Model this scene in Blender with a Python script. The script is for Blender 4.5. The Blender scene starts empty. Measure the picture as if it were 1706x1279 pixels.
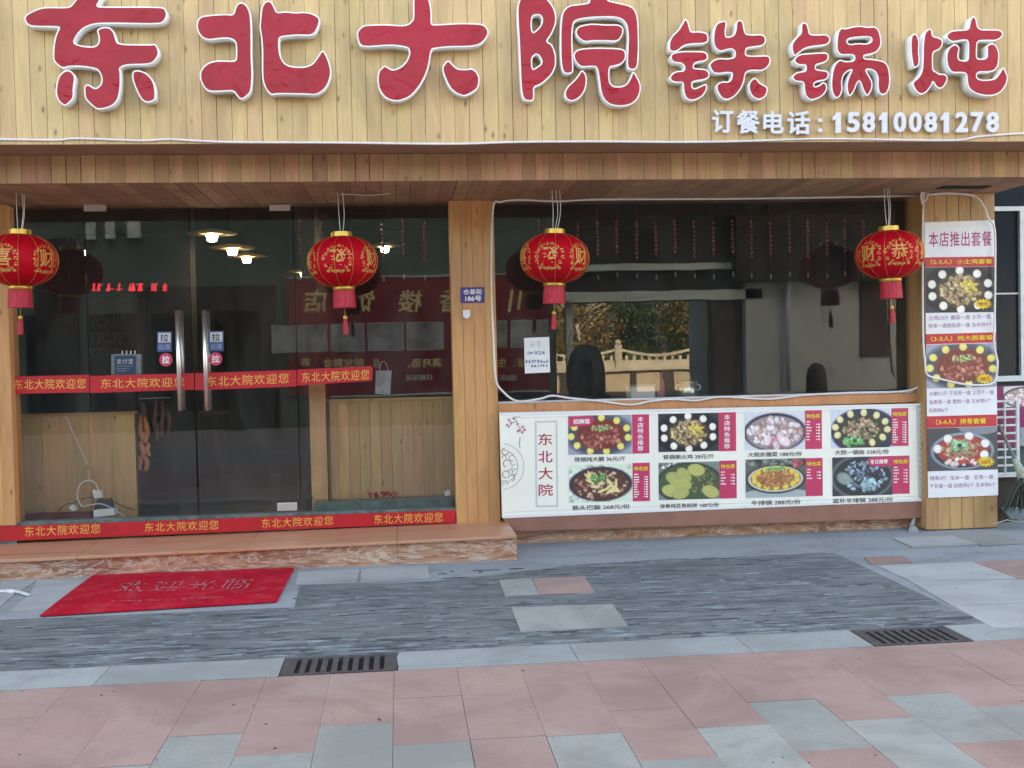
import bpy, bmesh, math, random
import numpy as np
from mathutils import Vector, Matrix
random.seed(7)
rng = np.random.default_rng(7)
R = math.radians
SC = bpy.context.scene
COL = SC.collection

# ------------------------------------------------------------------ camera
FPX, YAW, PIT, ROL = 1850.0, R(5.76), R(-1.63), R(-1.27)
CAM = Vector((0, 0, 1.55))
fwd = Vector((math.sin(YAW)*math.cos(PIT), math.cos(YAW)*math.cos(PIT), math.sin(PIT)))
rt0 = fwd.cross(Vector((0, 0, 1))).normalized(); up0 = rt0.cross(fwd)
rt = rt0*math.cos(ROL) + up0*math.sin(ROL); up = -rt0*math.sin(ROL) + up0*math.cos(ROL)
cd = bpy.data.cameras.new('camera'); cam = bpy.data.objects.new('camera', cd); COL.objects.link(cam)
cd.sensor_width = 36; cd.lens = 36*FPX/1706; cd.clip_start = .05; cd.clip_end = 600
M = Matrix.Identity(4)
for i in range(3):
    M[i][0] = rt[i]; M[i][1] = up[i]; M[i][2] = -fwd[i]; M[i][3] = CAM[i]
cam.matrix_world = M
SC.camera = cam
# ------------------------------------------------------------------ light
SUN_EL, SUN_AZ = 40.0, 12.0        # the sun stands behind the restaurant; the street side lies in its shade
w = bpy.data.worlds.new('World'); SC.world = w; w.use_nodes = True
nt = w.node_tree; bg = nt.nodes['Background']
sky = nt.nodes.new('ShaderNodeTexSky'); sky.sky_type = 'NISHITA'; sky.sun_disc = False
sky.sun_elevation = R(SUN_EL); sky.sun_rotation = R(SUN_AZ)
sky.air_density = 1.0; sky.dust_density = 3.5; sky.ozone_density = 1.0
nt.links.new(sky.outputs[0], bg.inputs[0]); bg.inputs[1].default_value = 0.15
ld = bpy.data.lights.new('sun', 'SUN'); ld.energy = 3.6; ld.angle = R(.5); ld.color = (1, .94, .84)
sun = bpy.data.objects.new('sun', ld); COL.objects.link(sun)
sd = Vector((math.sin(R(SUN_AZ))*math.cos(R(SUN_EL)), math.cos(R(SUN_AZ))*math.cos(R(SUN_EL)), math.sin(R(SUN_EL))))
sun.rotation_euler = (-sd).to_track_quat('-Z', 'Y').to_euler()
sun.location = sd*60
VS = SC.view_settings
VS.view_transform = 'Standard'; VS.look = 'None'; VS.gamma = 1; VS.use_curve_mapping = False; VS.exposure = 2.92
VS.use_white_balance = True; VS.white_balance_temperature = 9300; VS.white_balance_tint = 10
SC.render.engine = 'CYCLES'
SC.cycles.max_bounces = 8; SC.cycles.transparent_max_bounces = 16; SC.cycles.use_denoising = True
try: SC.cycles.sample_clamp_indirect = 6
except Exception: pass

# ------------------------------------------------------------------ measuring helpers: a line of sight of the photo met with a real plane
def ray(x, y): return fwd + rt*((x-853)/FPX) - up*((y-639.5)/FPX)
def at(x, y, Y): d = ray(x, y); return CAM + d*(Y/d.y)
def gr(x, y, z=0.0): d = ray(x, y); return CAM + d*((z-CAM.z)/d.z)

# ------------------------------------------------------------------ materials
def lin(c):
    if isinstance(c, str):
        c = [int(c[i:i+2], 16)/255 for i in (0, 2, 4)]
    return tuple(v/12.92 if v <= .04045 else ((v+.055)/1.055)**2.4 for v in c)
class NT:
    def __init__(s, name):
        s.m = bpy.data.materials.new(name); s.m.use_nodes = True
        s.t = s.m.node_tree; s.p = s.t.nodes['Principled BSDF']
    def n(s, kind, **kw):
        o = s.t.nodes.new('ShaderNode'+kind)
        for k, v in kw.items():
            if k.startswith('i_'):
                key = k[2:]; key = int(key) if key.isdigit() else key.replace('_', ' ')
                o.inputs[key].default_value = v
            else: setattr(o, k, v)
        return o
    def l(s, a, b): s.t.links.new(a, b)
    def coords(s, scale=(1, 1, 1), rnd=True, world=False):
        if world: src = s.n('NewGeometry').outputs['Position']
        else: src = s.n('TexCoord').outputs['Object']
        if rnd and not world:
            oi = s.n('ObjectInfo'); mu = s.n('Math', operation='MULTIPLY', i_1=61.7); s.l(oi.outputs['Random'], mu.inputs[0])
            ad = s.n('VectorMath', operation='ADD'); s.l(src, ad.inputs[0]); s.l(mu.outputs[0], ad.inputs[1]); src = ad.outputs[0]
        mp = s.n('Mapping'); mp.inputs['Scale'].default_value = scale; s.l(src, mp.inputs[0])
        return mp.outputs[0]
    def noise(s, co, scale, detail=4, rough=.55, dist=0):
        o = s.n('TexNoise'); o.inputs['Scale'].default_value = scale; o.inputs['Detail'].default_value = detail
        o.inputs['Roughness'].default_value = rough; o.inputs['Distortion'].default_value = dist; s.l(co, o.inputs['Vector']); return o.outputs['Fac']
    def ramp(s, f, stops):
        o = s.n('ValToRGB'); e = o.color_ramp.elements
        while len(e) < len(stops): e.new(.5)
        for k, (p, c) in enumerate(stops):
            e[k].position = p; e[k].color = (*c, 1) if len(c) == 3 else c
        s.l(f, o.inputs[0]); return o.outputs[0]
    def mix(s, f, a, b, mode='MIX'):
        o = s.n('Mix', data_type='RGBA', blend_type=mode)
        for k, v in ((0, f), (6, a), (7, b)):
            if isinstance(v, (int, float)): o.inputs[k].default_value = v
            elif isinstance(v, tuple): o.inputs[k].default_value = (*v[:3], 1)
            else: s.l(v, o.inputs[k])
        return o.outputs[2]
    def bump(s, h, strength=.3, dist=.002):
        o = s.n('Bump'); o.inputs['Strength'].default_value = strength; o.inputs['Distance'].default_value = dist
        s.l(h, o.inputs['Height']); s.l(o.outputs[0], s.p.inputs['Normal'])
    def rndval(s, c, lo=.85, hi=1.12, hue=0.0):
        oi = s.n('ObjectInfo'); mr = s.n('MapRange'); mr.inputs[3].default_value = lo; mr.inputs[4].default_value = hi
        s.l(oi.outputs['Random'], mr.inputs[0])
        h = s.n('HueSaturation'); s.l(c, h.inputs['Color']); s.l(mr.outputs[0], h.inputs['Value'])
        if hue:
            m2 = s.n('Math', operation='MULTIPLY', i_1=7.31); s.l(oi.outputs['Random'], m2.inputs[0])
            fr = s.n('Math', operation='FRACT'); s.l(m2.outputs[0], fr.inputs[0])
            m3 = s.n('MapRange'); m3.inputs[3].default_value = .5-hue; m3.inputs[4].default_value = .5+hue
            s.l(fr.outputs[0], m3.inputs[0]); s.l(m3.outputs[0], h.inputs['Hue'])
        return h.outputs[0]

def plain(name, c, rough=.5, metal=0, spec=.5, var=.12, scale=8, bump=0, emit=None, coat=0, world=False):
    t = NT(name); p = t.p
    co = t.coords(world=world)
    f = t.noise(co, scale, 5)
    c = tuple(c)
    lo = tuple(v*(1-var) for v in c); hi = tuple(min(1, v*(1+var)) for v in c)
    t.l(t.ramp(f, [(.3, lo), (.7, hi)]), p.inputs['Base Color'])
    p.inputs['Roughness'].default_value = rough; p.inputs['Metallic'].default_value = metal
    p.inputs['Specular IOR Level'].default_value = spec
    if coat: p.inputs['Coat Weight'].default_value = coat; p.inputs['Coat Roughness'].default_value = .08
    if bump: t.bump(t.noise(co, scale*6, 3), bump, .003)
    if emit: p.inputs['Emission Color'].default_value = (*emit[0], 1); p.inputs['Emission Strength'].default_value = emit[1]
    return t.m

def wood(name, c1, c2, knot=(.16, .085, .04), rough=.5, lo=.84, hi=1.1, hue=.012, grain=90, blotch=.35):
    """pine: the long axis of each plank is its local Z"""
    t = NT(name)
    co = t.coords((1, 1, .045))
    g = t.noise(co, grain, 5, .6, .8)
    co2 = t.coords((1, 1, .22)); g2 = t.noise(co2, 7, 3, .5, .5)
    c = t.ramp(g, [(.3, c2), (.5, tuple((a+b)/2 for a, b in zip(c1, c2))), (.68, c1)])
    c = t.mix(t.ramp(g2, [(.35, (0, 0, 0)), (.7, (blotch,)*3)]), c, tuple(a*.82 for a in c2))
    v = t.n('TexVoronoi'); v.inputs['Scale'].default_value = 1; v.inputs['Randomness'].default_value = 1
    t.l(t.coords((13, 13, 6.0)), v.inputs['Vector'])
    k = t.ramp(v.outputs['Distance'], [(.0, (.9,)*3), (.08, (.7,)*3), (.13, (.3,)*3), (.22, (0, 0, 0))])
    vc = t.n('SeparateColor'); t.l(v.outputs['Color'], vc.inputs[0])
    th = t.n('Math', operation='GREATER_THAN', i_1=.42); t.l(vc.outputs[0], th.inputs[0])
    km = t.n('Math', operation='MULTIPLY'); t.l(k, km.inputs[0]); t.l(th.outputs[0], km.inputs[1])
    c = t.mix(km.outputs[0], c, knot)
    c = t.rndval(c, lo, hi, hue)
    wc = t.noise(t.coords((2.6, 2.6, .55), world=True), 2.0, 6, .65, .4)
    c = t.mix(t.ramp(wc, [(.36, (.5,)*3), (.55, (0, 0, 0))]), c, tuple(a*.62 for a in c2))
    t.l(c, t.p.inputs['Base Color']); t.p.inputs['Roughness'].default_value = rough
    t.bump(g, .25, .0015)
    return t.m

MAT = {}
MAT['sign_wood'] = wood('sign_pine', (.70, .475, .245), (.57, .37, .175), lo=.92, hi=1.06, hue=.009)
MAT['beam_wood'] = wood('beam_pine', rough=.75, c1=(.54, .31, .17), c2=(.42, .225, .12), lo=.75, hi=1.12, hue=.015)  # base tone darkened for varnish and for the shade below the sign
MAT['post_wood'] = wood('post_pine', (.72, .35, .155), (.58, .265, .11), lo=.9, hi=1.08)
MAT['panel_wood'] = wood('panel_pine', (.80, .47, .21), (.62, .34, .14), lo=.8, hi=1.1)
MAT['side_wood'] = wood('side_pine', (.58, .335, .155), (.46, .25, .11), lo=.85, hi=1.1)
MAT['brown_trim'] = plain('brown_trim', (.30, .135, .10), .5, var=.15, scale=5, bump=.1)
MAT['gap'] = plain('gap_backing_board', (.12, .07, .04), .8)  # dark brown backing behind the plank joints
MAT['white_side'] = plain('letter_side', (.80, .82, .82), .35, var=.04)
MAT['white_rim'] = plain('letter_rim', (.86, .86, .86), .3, var=.03, emit=None)
def letter_face():
    t = NT('letter_face_film')
    co = t.coords((1, 1, 1), rnd=False)
    f = t.noise(co, 2.2, 2, .5, 1.2)
    t.l(t.ramp(f, [(.35, (.34, .003, .014)), (.65, (.42, .005, .024))]), t.p.inputs['Base Color'])
    t.p.inputs['Roughness'].default_value = .22; t.p.inputs['Specular IOR Level'].default_value = .26
    t.bump(t.noise(co, 5.5, 2, .5, 2.0), .55, .012)
    return t.m
MAT['letter_face'] = letter_face()
MAT['white_plastic'] = plain('white_plastic', (.78, .78, .78), .4, var=.06)
MAT['acrylic'] = plain('white_acrylic_lettering', (.64, .64, .70), .3, var=.03)
MAT['cable'] = plain('white_cable', (.74, .72, .74), .4, var=.06)
MAT['grey_cable'] = plain('grey_cable', (.45, .44, .42), .5)
MAT['black_cable'] = plain('black_cable', (.02, .02, .02), .4)
MAT['steel'] = plain('brushed_steel', (.85, .85, .85), .36, metal=1, var=.05)
MAT['gold'] = plain('gold_foil', (.62, .40, .09), .32, metal=.65, var=.1, scale=30)
MAT['gold_print'] = plain('gold_print', (.62, .30, .085), .5, metal=.15, var=.15, scale=60)
MAT['band_red'] = plain('band_red', (.52, .012, .02), .45, var=.12, scale=6)
MAT['band_gold'] = plain('band_gold_text', (.78, .38, .08), .5, var=.05)
MAT['paper'] = plain('paper_white', (.78, .78, .80), .6, var=.04)
MAT['menu_white'] = plain('menu_sheet', (.88, .87, .79), .35, var=.04, scale=3)
MAT['menu_grey'] = plain('menu_grey_frame', (.58, .60, .57), .4, var=.05)
MAT['print_pink'] = plain('print_pink_red', (.62, .045, .13), .4, var=.04)
MAT['print_red'] = plain('print_red', (.58, .03, .05), .4, var=.05)
MAT['print_black'] = plain('print_black', (.03, .03, .035), .5)
MAT['print_crimson'] = plain('print_crimson', (.48, .03, .07), .5)
MAT['print_magenta'] = plain('print_magenta', (.45, .05, .20), .5)
MAT['banner_pink'] = plain('faded_banner_pink', (.26, .03, .11), .6, var=.2)
MAT['print_yellow'] = plain('print_yellow', (.85, .62, .04), .5, var=.05)
MAT['print_purple'] = plain('print_faded_purple', (.40, .17, .36), .5)
MAT['print_white'] = plain('print_white', (.85, .83, .83), .5)
MAT['print_blue'] = plain('print_blue', (.03, .09, .26), .4)
MAT['print_grey'] = plain('print_soft_grey', (.42, .43, .42), .5)
MAT['plum'] = plain('plum_pink', (.50, .22, .33), .5)
MAT['plate_blue'] = plain('address_plate_blue', (.05, .04, .22), .35)
MAT['dark_red_board'] = plain('dark_red_board', (.23, .012, .03), .6, var=.15, scale=1.5)
MAT['black_rubber'] = plain('black_rubber', (.02, .02, .02), .7)
MAT['dark_leather'] = plain('dark_leather', (.018, .018, .02), .45)
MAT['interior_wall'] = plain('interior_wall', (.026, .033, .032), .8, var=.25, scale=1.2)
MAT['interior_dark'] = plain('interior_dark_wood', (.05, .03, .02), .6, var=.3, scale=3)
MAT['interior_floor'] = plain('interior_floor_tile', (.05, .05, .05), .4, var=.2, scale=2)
MAT['render_wall'] = plain('rendered_wall', (.40, .38, .35), .8, var=.1, scale=1.5, bump=.2)
MAT['bead'] = plain('bead_plastic', (.34, .035, .09), .08, var=.2, spec=.9, coat=1)
MAT['bead_clear'] = plain('bead_clear', (.6, .58, .6), .08, spec=.9)
MAT['green_marble'] = plain('green_marble', (.11, .16, .15), .3, var=.45, scale=14)
MAT['cloth_red'] = plain('dark_red_cloth', (.16, .012, .018), .8)
MAT['berry'] = plain('red_berry', (.5, .015, .02), .25, coat=.4)
MAT['orange_skin'] = plain('orange_sausage', (.55, .19, .07), .5, var=.3, scale=14)
MAT['brown_skin'] = plain('dark_sausage', (.10, .04, .035), .5, var=.3, scale=14)
MAT['bag'] = plain('grey_blue_paper_bag', (.30, .38, .40), .6, var=.2, scale=18)
MAT['blue_black_pane'] = plain('neighbour_dark_pane', (.012, .022, .032), .2, var=.1, spec=.12)
MAT['frame_white'] = plain('painted_frame_white', (.62, .65, .66), .45, var=.12, scale=12)
MAT['grey_plastic'] = plain('grey_blue_plastic', (.24, .31, .35), .45, var=.12)
MAT['broom'] = plain('broom_fibre', (.055, .065, .05), .9, var=.4, scale=40)
MAT['broom_pale'] = plain('broom_binding', (.34, .38, .30), .8, var=.35, scale=30)
MAT['bamboo'] = plain('grey_handle', (.17, .18, .17), .6)
MAT['lamp_disc'] = plain('bamboo_lamp_disc', (.75, .50, .24), .6, var=.15, scale=20)
MAT['dim_print'] = plain('dim_print', (.10, .085, .07), .6)
MAT['bulb'] = plain('glowing_bulb', (1, .9, .8), .4, emit=((1, .84, .66), 17))
MAT['led_red'] = plain('led_red', (.5, .02, .04), .4, emit=((1, .08, .15), .1))
MAT['pink_bottle'] = plain('pink_plastic', (.55, .16, .22), .35)
MAT['iron'] = plain('cast_iron', (.085, .08, .085), .65, metal=.3, var=.35, scale=30, bump=.3)
MAT['pit'] = plain('drain_pit', (.012, .012, .012), .9)
MAT['stone_rail'] = plain('carved_stone', (.47, .43, .35), .8, var=.15, scale=3, bump=.2, world=True)
MAT['sandy'] = plain('sandy_path', (.46, .39, .29), .9, var=.15, scale=1, world=True)
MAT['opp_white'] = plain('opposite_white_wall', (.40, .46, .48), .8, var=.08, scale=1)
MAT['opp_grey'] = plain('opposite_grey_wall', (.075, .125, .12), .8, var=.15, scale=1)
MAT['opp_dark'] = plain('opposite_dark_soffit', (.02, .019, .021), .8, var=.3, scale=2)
MAT['opp_beam'] = plain('opposite_beam_paint', (.55, .66, .63), .6, var=.08)
MAT['opp_brown'] = plain('opposite_brown_panel', (.05, .035, .03), .7)
MAT['opp_gold'] = plain('opposite_gold_letters', (.8, .72, .36), .4)
MAT['opp_photo'] = plain('opposite_photo_print', (.30, .34, .38), .5, var=.6, scale=2.5)
MAT['bark'] = plain('pale_bark', (.42, .38, .32), .9, var=.3, scale=12)
MAT['leaf_dark'] = plain('leaf_dark', (.055, .085, .035), .6, var=.5, scale=5)
MAT['leaf_dry'] = plain('leaf_dry', (.24, .17, .07), .7, var=.4, scale=5)
MAT['lawn'] = plain('dry_lawn', (.20, .17, .08), .95, var=.2, scale=2, world=True)

def lantern_red():
    t = NT('lantern_silk')
    co = t.coords((1, 1, 1), rnd=False)
    wv = t.n('TexNoise'); wv.inputs['Scale'].default_value = 90; t.l(co, wv.inputs['Vector'])
    t.l(t.ramp(wv.outputs['Fac'], [(.3, (.42, .002, .010)), (.7, (.56, .003, .018))]), t.p.inputs['Base Color'])
    t.p.inputs['Roughness'].default_value = .6; t.p.inputs['Specular IOR Level'].default_value = .14
    t.bump(wv.outputs['Fac'], .15, .001)
    return t.m
MAT['lantern'] = lantern_red()
def fringe_mat():
    t = NT('fringe_threads'); co = t.coords((1, 1, .05), rnd=False)
    f = t.noise(co, 170, 2)
    t.l(t.ramp(f, [(.35, (.33, .008, .02)), (.65, (.60, .02, .05))]), t.p.inputs['Base Color'])
    t.p.inputs['Roughness'].default_value = .6; t.bump(f, .6, .003); return t.m
MAT['fringe'] = fringe_mat()

def marble():
    t = NT('red_brown_marble')
    co = t.coords((.45, 1.0, 2.2), world=True)
    f = t.noise(co, 2.6, 7, .62, 1.6); f2 = t.noise(co, 3.2, 5, .6, 3.0)
    c = t.ramp(f, [(.30, (.13, .045, .03)), (.42, (.36, .16, .09)), (.50, (.52, .29, .19)), (.58, (.26, .10, .065)), (.68, (.50, .27, .18)), (.8, (.60, .40, .30))])
    vein = t.ramp(f2, [(.47, (0, 0, 0)), (.5, (.9,)*3), (.53, (0, 0, 0))])
    c = t.mix(vein, c, (.62, .52, .45))
    t.l(c, t.p.inputs['Base Color']); t.p.inputs['Roughness'].default_value = .33
    t.bump(f2, .08, .002); return t.m
MAT['marble'] = marble()
def marble_top():
    t = NT('pink_marble_tread')
    co = t.coords((.6, 2.4, 1), world=True)
    f = t.noise(co, 2.2, 6, .6, 1.2)
    t.l(t.ramp(f, [(.3, (.42, .175, .10)), (.5, (.58, .275, .17)), (.7, (.50, .28, .20))]), t.p.inputs['Base Color'])
    t.p.inputs['Roughness'].default_value = .4; return t.m
MAT['marble_top'] = marble_top()
def granite(name, c, lo=.9, hi=1.08, sp=.22):
    t = NT(name); co = t.coords((1, 1, 1))
    f = t.noise(co, 260, 2, .6); g = t.noise(co, 3.0, 5, .6, .5); h = t.noise(co, 22, 3)
    a = tuple(v*(1-sp) for v in c); b = tuple(v*(1+sp) for v in c)
    cc = t.ramp(f, [(.35, a), (.65, b)])
    cc = t.mix(t.ramp(g, [(.35, (.32,)*3), (.7, (0, 0, 0))]), cc, tuple(v*.72 for v in c))
    cc = t.mix(t.ramp(h, [(.55, (0, 0, 0)), (.8, (.25,)*3)]), cc, tuple(v*1.25 for v in c))
    wc = t.coords((1, 1, 1), world=True); big = t.noise(wc, 1.3, 7, .68, .6); mid = t.noise(wc, 9, 5, .7)
    cc = t.rndval(cc, lo, hi, .006)
    cc = t.mix(t.ramp(big, [(.40, (.7,)*3), (.54, (0, 0, 0))]), cc, tuple(v*.68 for v in c))
    cc = t.mix(t.ramp(big, [(.56, (0, 0, 0)), (.72, (.35,)*3)]), cc, (.36, .36, .34))
    cc = t.mix(t.ramp(mid, [(.60, (0, 0, 0)), (.68, (.5,)*3)]), cc, tuple(v*.62 for v in c))
    t.l(cc, t.p.inputs['Base Color'])
    t.p.inputs['Roughness'].default_value = .72; t.bump(f, .25, .0015); return t.m
MAT['pink_stone'] = granite('pink_granite', (.365, .245, .222), .95, 1.04)
MAT['grey_stone'] = granite('grey_granite', (.30, .318, .306), .9, 1.08)
MAT['strip_stone'] = granite('kerb_granite', (.31, .345, .35), .92, 1.06)
def slate():
    t = NT('riven_slate'); 
    co = t.coords((.75, 5.0, 1), world=True)
    f = t.noise(co, 3.2, 9, .68, .9)
    co2 = t.coords((1.9, 12, 1), world=True); f2 = t.noise(co2, 3.0, 5, .65, .5)
    g = t.noise(t.coords((1, 2.2, 1), world=True), 1.5, 5, .65)
    c = t.ramp(f2, [(.36, (.062, .078, .090)), (.46, (.125, .155, .172)), (.56, (.165, .200, .218)), (.68, (.27, .315, .335))])
    c = t.mix(t.ramp(f, [(.38, (.6,)*3), (.48, (0, 0, 0))]), c, (.060, .076, .088))
    c = t.mix(t.ramp(f, [(.575, (0, 0, 0)), (.60, (.8,)*3)]), c, (.29, .335, .355))
    c = t.mix(t.ramp(g, [(.46, (0, 0, 0)), (.66, (.6,)*3)]), c, (.25, .28, .29))
    t.l(c, t.p.inputs['Base Color']); t.p.inputs['Roughness'].default_value = .62
    mx = t.n('Math', operation='ADD'); t.l(f, mx.inputs[0]); t.l(f2, mx.inputs[1])
    t.bump(mx.outputs[0], 1.0, .03); return t.m
MAT['slate'] = slate()
def cement(name, c, crack=True, sc=1.6):
    t = NT(name); co = t.coords((1, 1.6, 1), world=True)
    f = t.noise(co, sc, 8, .62, .4); f2 = t.noise(co, 130, 3)
    cc = t.ramp(f, [(.28, tuple(v*.72 for v in c)), (.5, c), (.72, tuple(min(1, v*1.18) for v in c))])
    cc = t.mix(t.ramp(f2, [(.35, (.2,)*3), (.6, (0, 0, 0))]), cc, tuple(v*.7 for v in c))
    if crack:
        v = t.n('TexVoronoi', feature='DISTANCE_TO_EDGE'); v.inputs['Scale'].default_value = .9
        dm = t.n('VectorMath', operation='ADD'); nz = t.n('TexNoise'); nz.inputs['Scale'].default_value = 3; t.l(co, nz.inputs['Vector'])
        t.l(co, dm.inputs[0]); t.l(nz.outputs['Color'], dm.inputs[1]); t.l(dm.outputs[0], v.inputs['Vector'])
        cc = t.mix(t.ramp(v.outputs['Distance'], [(.0, (.7,)*3), (.008, (0, 0, 0))]), cc, tuple(v_*.3 for v_ in c))
    t.l(cc, t.p.inputs['Base Color']); t.p.inputs['Roughness'].default_value = .75
    t.bump(f2, .3, .002); return t.m
MAT['cement'] = cement('worn_cement', (.275, .31, .335))
MAT['cement_pale'] = cement('pale_cement', (.36, .385, .39), False)
MAT['far_paving'] = cement('plain_paving', (.27, .25, .24), False)
def mat_red():
    t = NT('red_carpet_mat'); co = t.coords((1, 1, 1), world=True)
    f = t.noise(co, 2.5, 4); f2 = t.noise(co, 220, 2)
    c = t.ramp(f, [(.3, (.46, .006, .022)), (.7, (.62, .012, .036))])
    c = t.mix(t.ramp(f2, [(.3, (.35,)*3), (.6, (0, 0, 0))]), c, (.26, .01, .02))
    c = t.mix(t.ramp(t.noise(co, 7, 6, .7), [(.5, (0, 0, 0)), (.72, (.22,)*3)]), c, (.42, .25, .24))
    t.l(c, t.p.inputs['Base Color']); t.p.inputs['Roughness'].default_value = .9; t.p.inputs['Specular IOR Level'].default_value = .1
    t.bump(f2, .6, .004); return t.m
MAT['mat_red'] = mat_red()
MAT['flake_pale'] = plain('flake_pale', (.235, .275, .295), .75, var=.35, scale=9, world=True)
MAT['flake_dark'] = plain('flake_dark', (.06, .075, .085), .8, var=.3, scale=9, world=True)
def worn_print(name, c):
    """lettering worn off in patches"""
    t = NT(name); co = t.coords((1, 1, 1), world=True)
    f = t.noise(co, 28, 4, .7)
    tr = t.n('BsdfTransparent'); mx = t.n('MixShader')
    t.p.inputs['Base Color'].default_value = (*c, 1); t.p.inputs['Roughness'].default_value = .8
    r_ = t.ramp(f, [(.44, (0, 0, 0)), (.56, (.75,)*3)])
    t.l(r_, mx.inputs[0]); t.l(tr.outputs[0], mx.inputs[1]); t.l(t.p.outputs[0], mx.inputs[2])
    t.l(mx.outputs[0], t.t.nodes['Material Output'].inputs[0]); return t.m
MAT['mat_print'] = worn_print('worn_mat_lettering', (.42, .25, .25))
def glass(name, f0=.085, tint=(.86, .86, .845)):
    """a clear pane: lets light through and mirrors part of it, more so at a glancing angle"""
    t = NT(name); t.t.nodes.remove(t.p)
    tr = t.n('BsdfTransparent'); tr.inputs[0].default_value = (*tint, 1)
    gl = t.n('BsdfGlossy'); gl.inputs['Roughness'].default_value = .0; gl.inputs['Color'].default_value = (.93, .97, 1, 1)
    ge = t.n('NewGeometry'); fz = t.n('LayerWeight'); fz.inputs[0].default_value = .18
    a = t.n('MapRange'); a.inputs[3].default_value = f0; a.inputs[4].default_value = .9; t.l(fz.outputs['Fresnel'], a.inputs[0])
    inv = t.n('Math', operation='SUBTRACT', i_0=1.0); t.l(ge.outputs['Backfacing'], inv.inputs[1])
    mu = t.n('Math', operation='MULTIPLY'); t.l(a.outputs[0], mu.inputs[0]); t.l(inv.outputs[0], mu.inputs[1])
    mx = t.n('MixShader'); t.l(mu.outputs[0], mx.inputs[0]); t.l(tr.outputs[0], mx.inputs[1]); t.l(gl.outputs[0], mx.inputs[2])
    # faint waviness
    co = t.coords((1, 1, 1), world=True); b = t.n('Bump'); b.inputs['Strength'].default_value = .05; b.inputs['Distance'].default_value = .01
    t.l(t.noise(co, 1.3, 2), b.inputs['Height']); t.l(b.outputs[0], gl.inputs['Normal'])
    # pale haze mixed into the pane colour, uneven like dust and wiped smears
    du = t.n('BsdfDiffuse'); du.inputs[0].default_value = (.62, .66, .66, 1); m2 = t.n('MixShader')
    sm = t.noise(t.coords((1.4, 1, .5), world=True), 2.2, 6, .62, 1.0)
    dm_ = t.n('Math', operation='MULTIPLY'); t.l(t.ramp(sm, [(.35, (.006,)*3), (.7, (.038,)*3)]), dm_.inputs[0]); t.l(inv.outputs[0], dm_.inputs[1])
    t.l(dm_.outputs[0], m2.inputs[0]); t.l(mx.outputs[0], m2.inputs[1]); t.l(du.outputs[0], m2.inputs[2])
    t.l(m2.outputs[0], t.t.nodes['Material Output'].inputs[0]); return t.m
MAT['glass'] = glass('window_glass', .066)
def print_mat():
    t = NT('printed_photo'); a = t.n('Attribute', attribute_name='Col'); t.l(a.outputs['Color'], t.p.inputs['Base Color'])
    t.p.inputs['Roughness'].default_value = .35; return t.m
MAT['photo'] = print_mat()

# ------------------------------------------------------------------ object helpers
def put(name, me, m, parent=None, smooth=False):
    o = bpy.data.objects.new(name, me); COL.objects.link(o)
    if m is not None:
        me.materials.clear(); me.materials.append(MAT[m] if isinstance(m, str) else m)
    if parent is not None:
        o.parent = parent
        if parent.get('world_space'): o.matrix_parent_inverse = Matrix.Translation(-parent.location)
    if smooth:
        for p in me.polygons: p.use_smooth = True
    return o
def tag(o, label=None, cat=None, group=None, kind=None):
    if label: o['label'] = label
    if cat: o['category'] = cat
    if group: o['group'] = group
    if kind: o['kind'] = kind
    return o
def thing(name, label, cat, loc=(0, 0, 0), group=None, world=True):
    """world=True: children are modelled in world coordinates; world=False: relative to the thing's base (for copies)"""
    o = bpy.data.objects.new(name, None); COL.objects.link(o); o.location = loc; o.empty_display_size = .1
    if world: o['world_space'] = 1
    return tag(o, label, cat, group)
def copy_tree(o, parent=None, loc=None):
    c = o.copy(); COL.objects.link(c)
    if parent is not None: c.parent = parent
    if loc is not None: c.location = loc
    for ch in list(o.children): copy_tree(ch, c)
    return c
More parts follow.
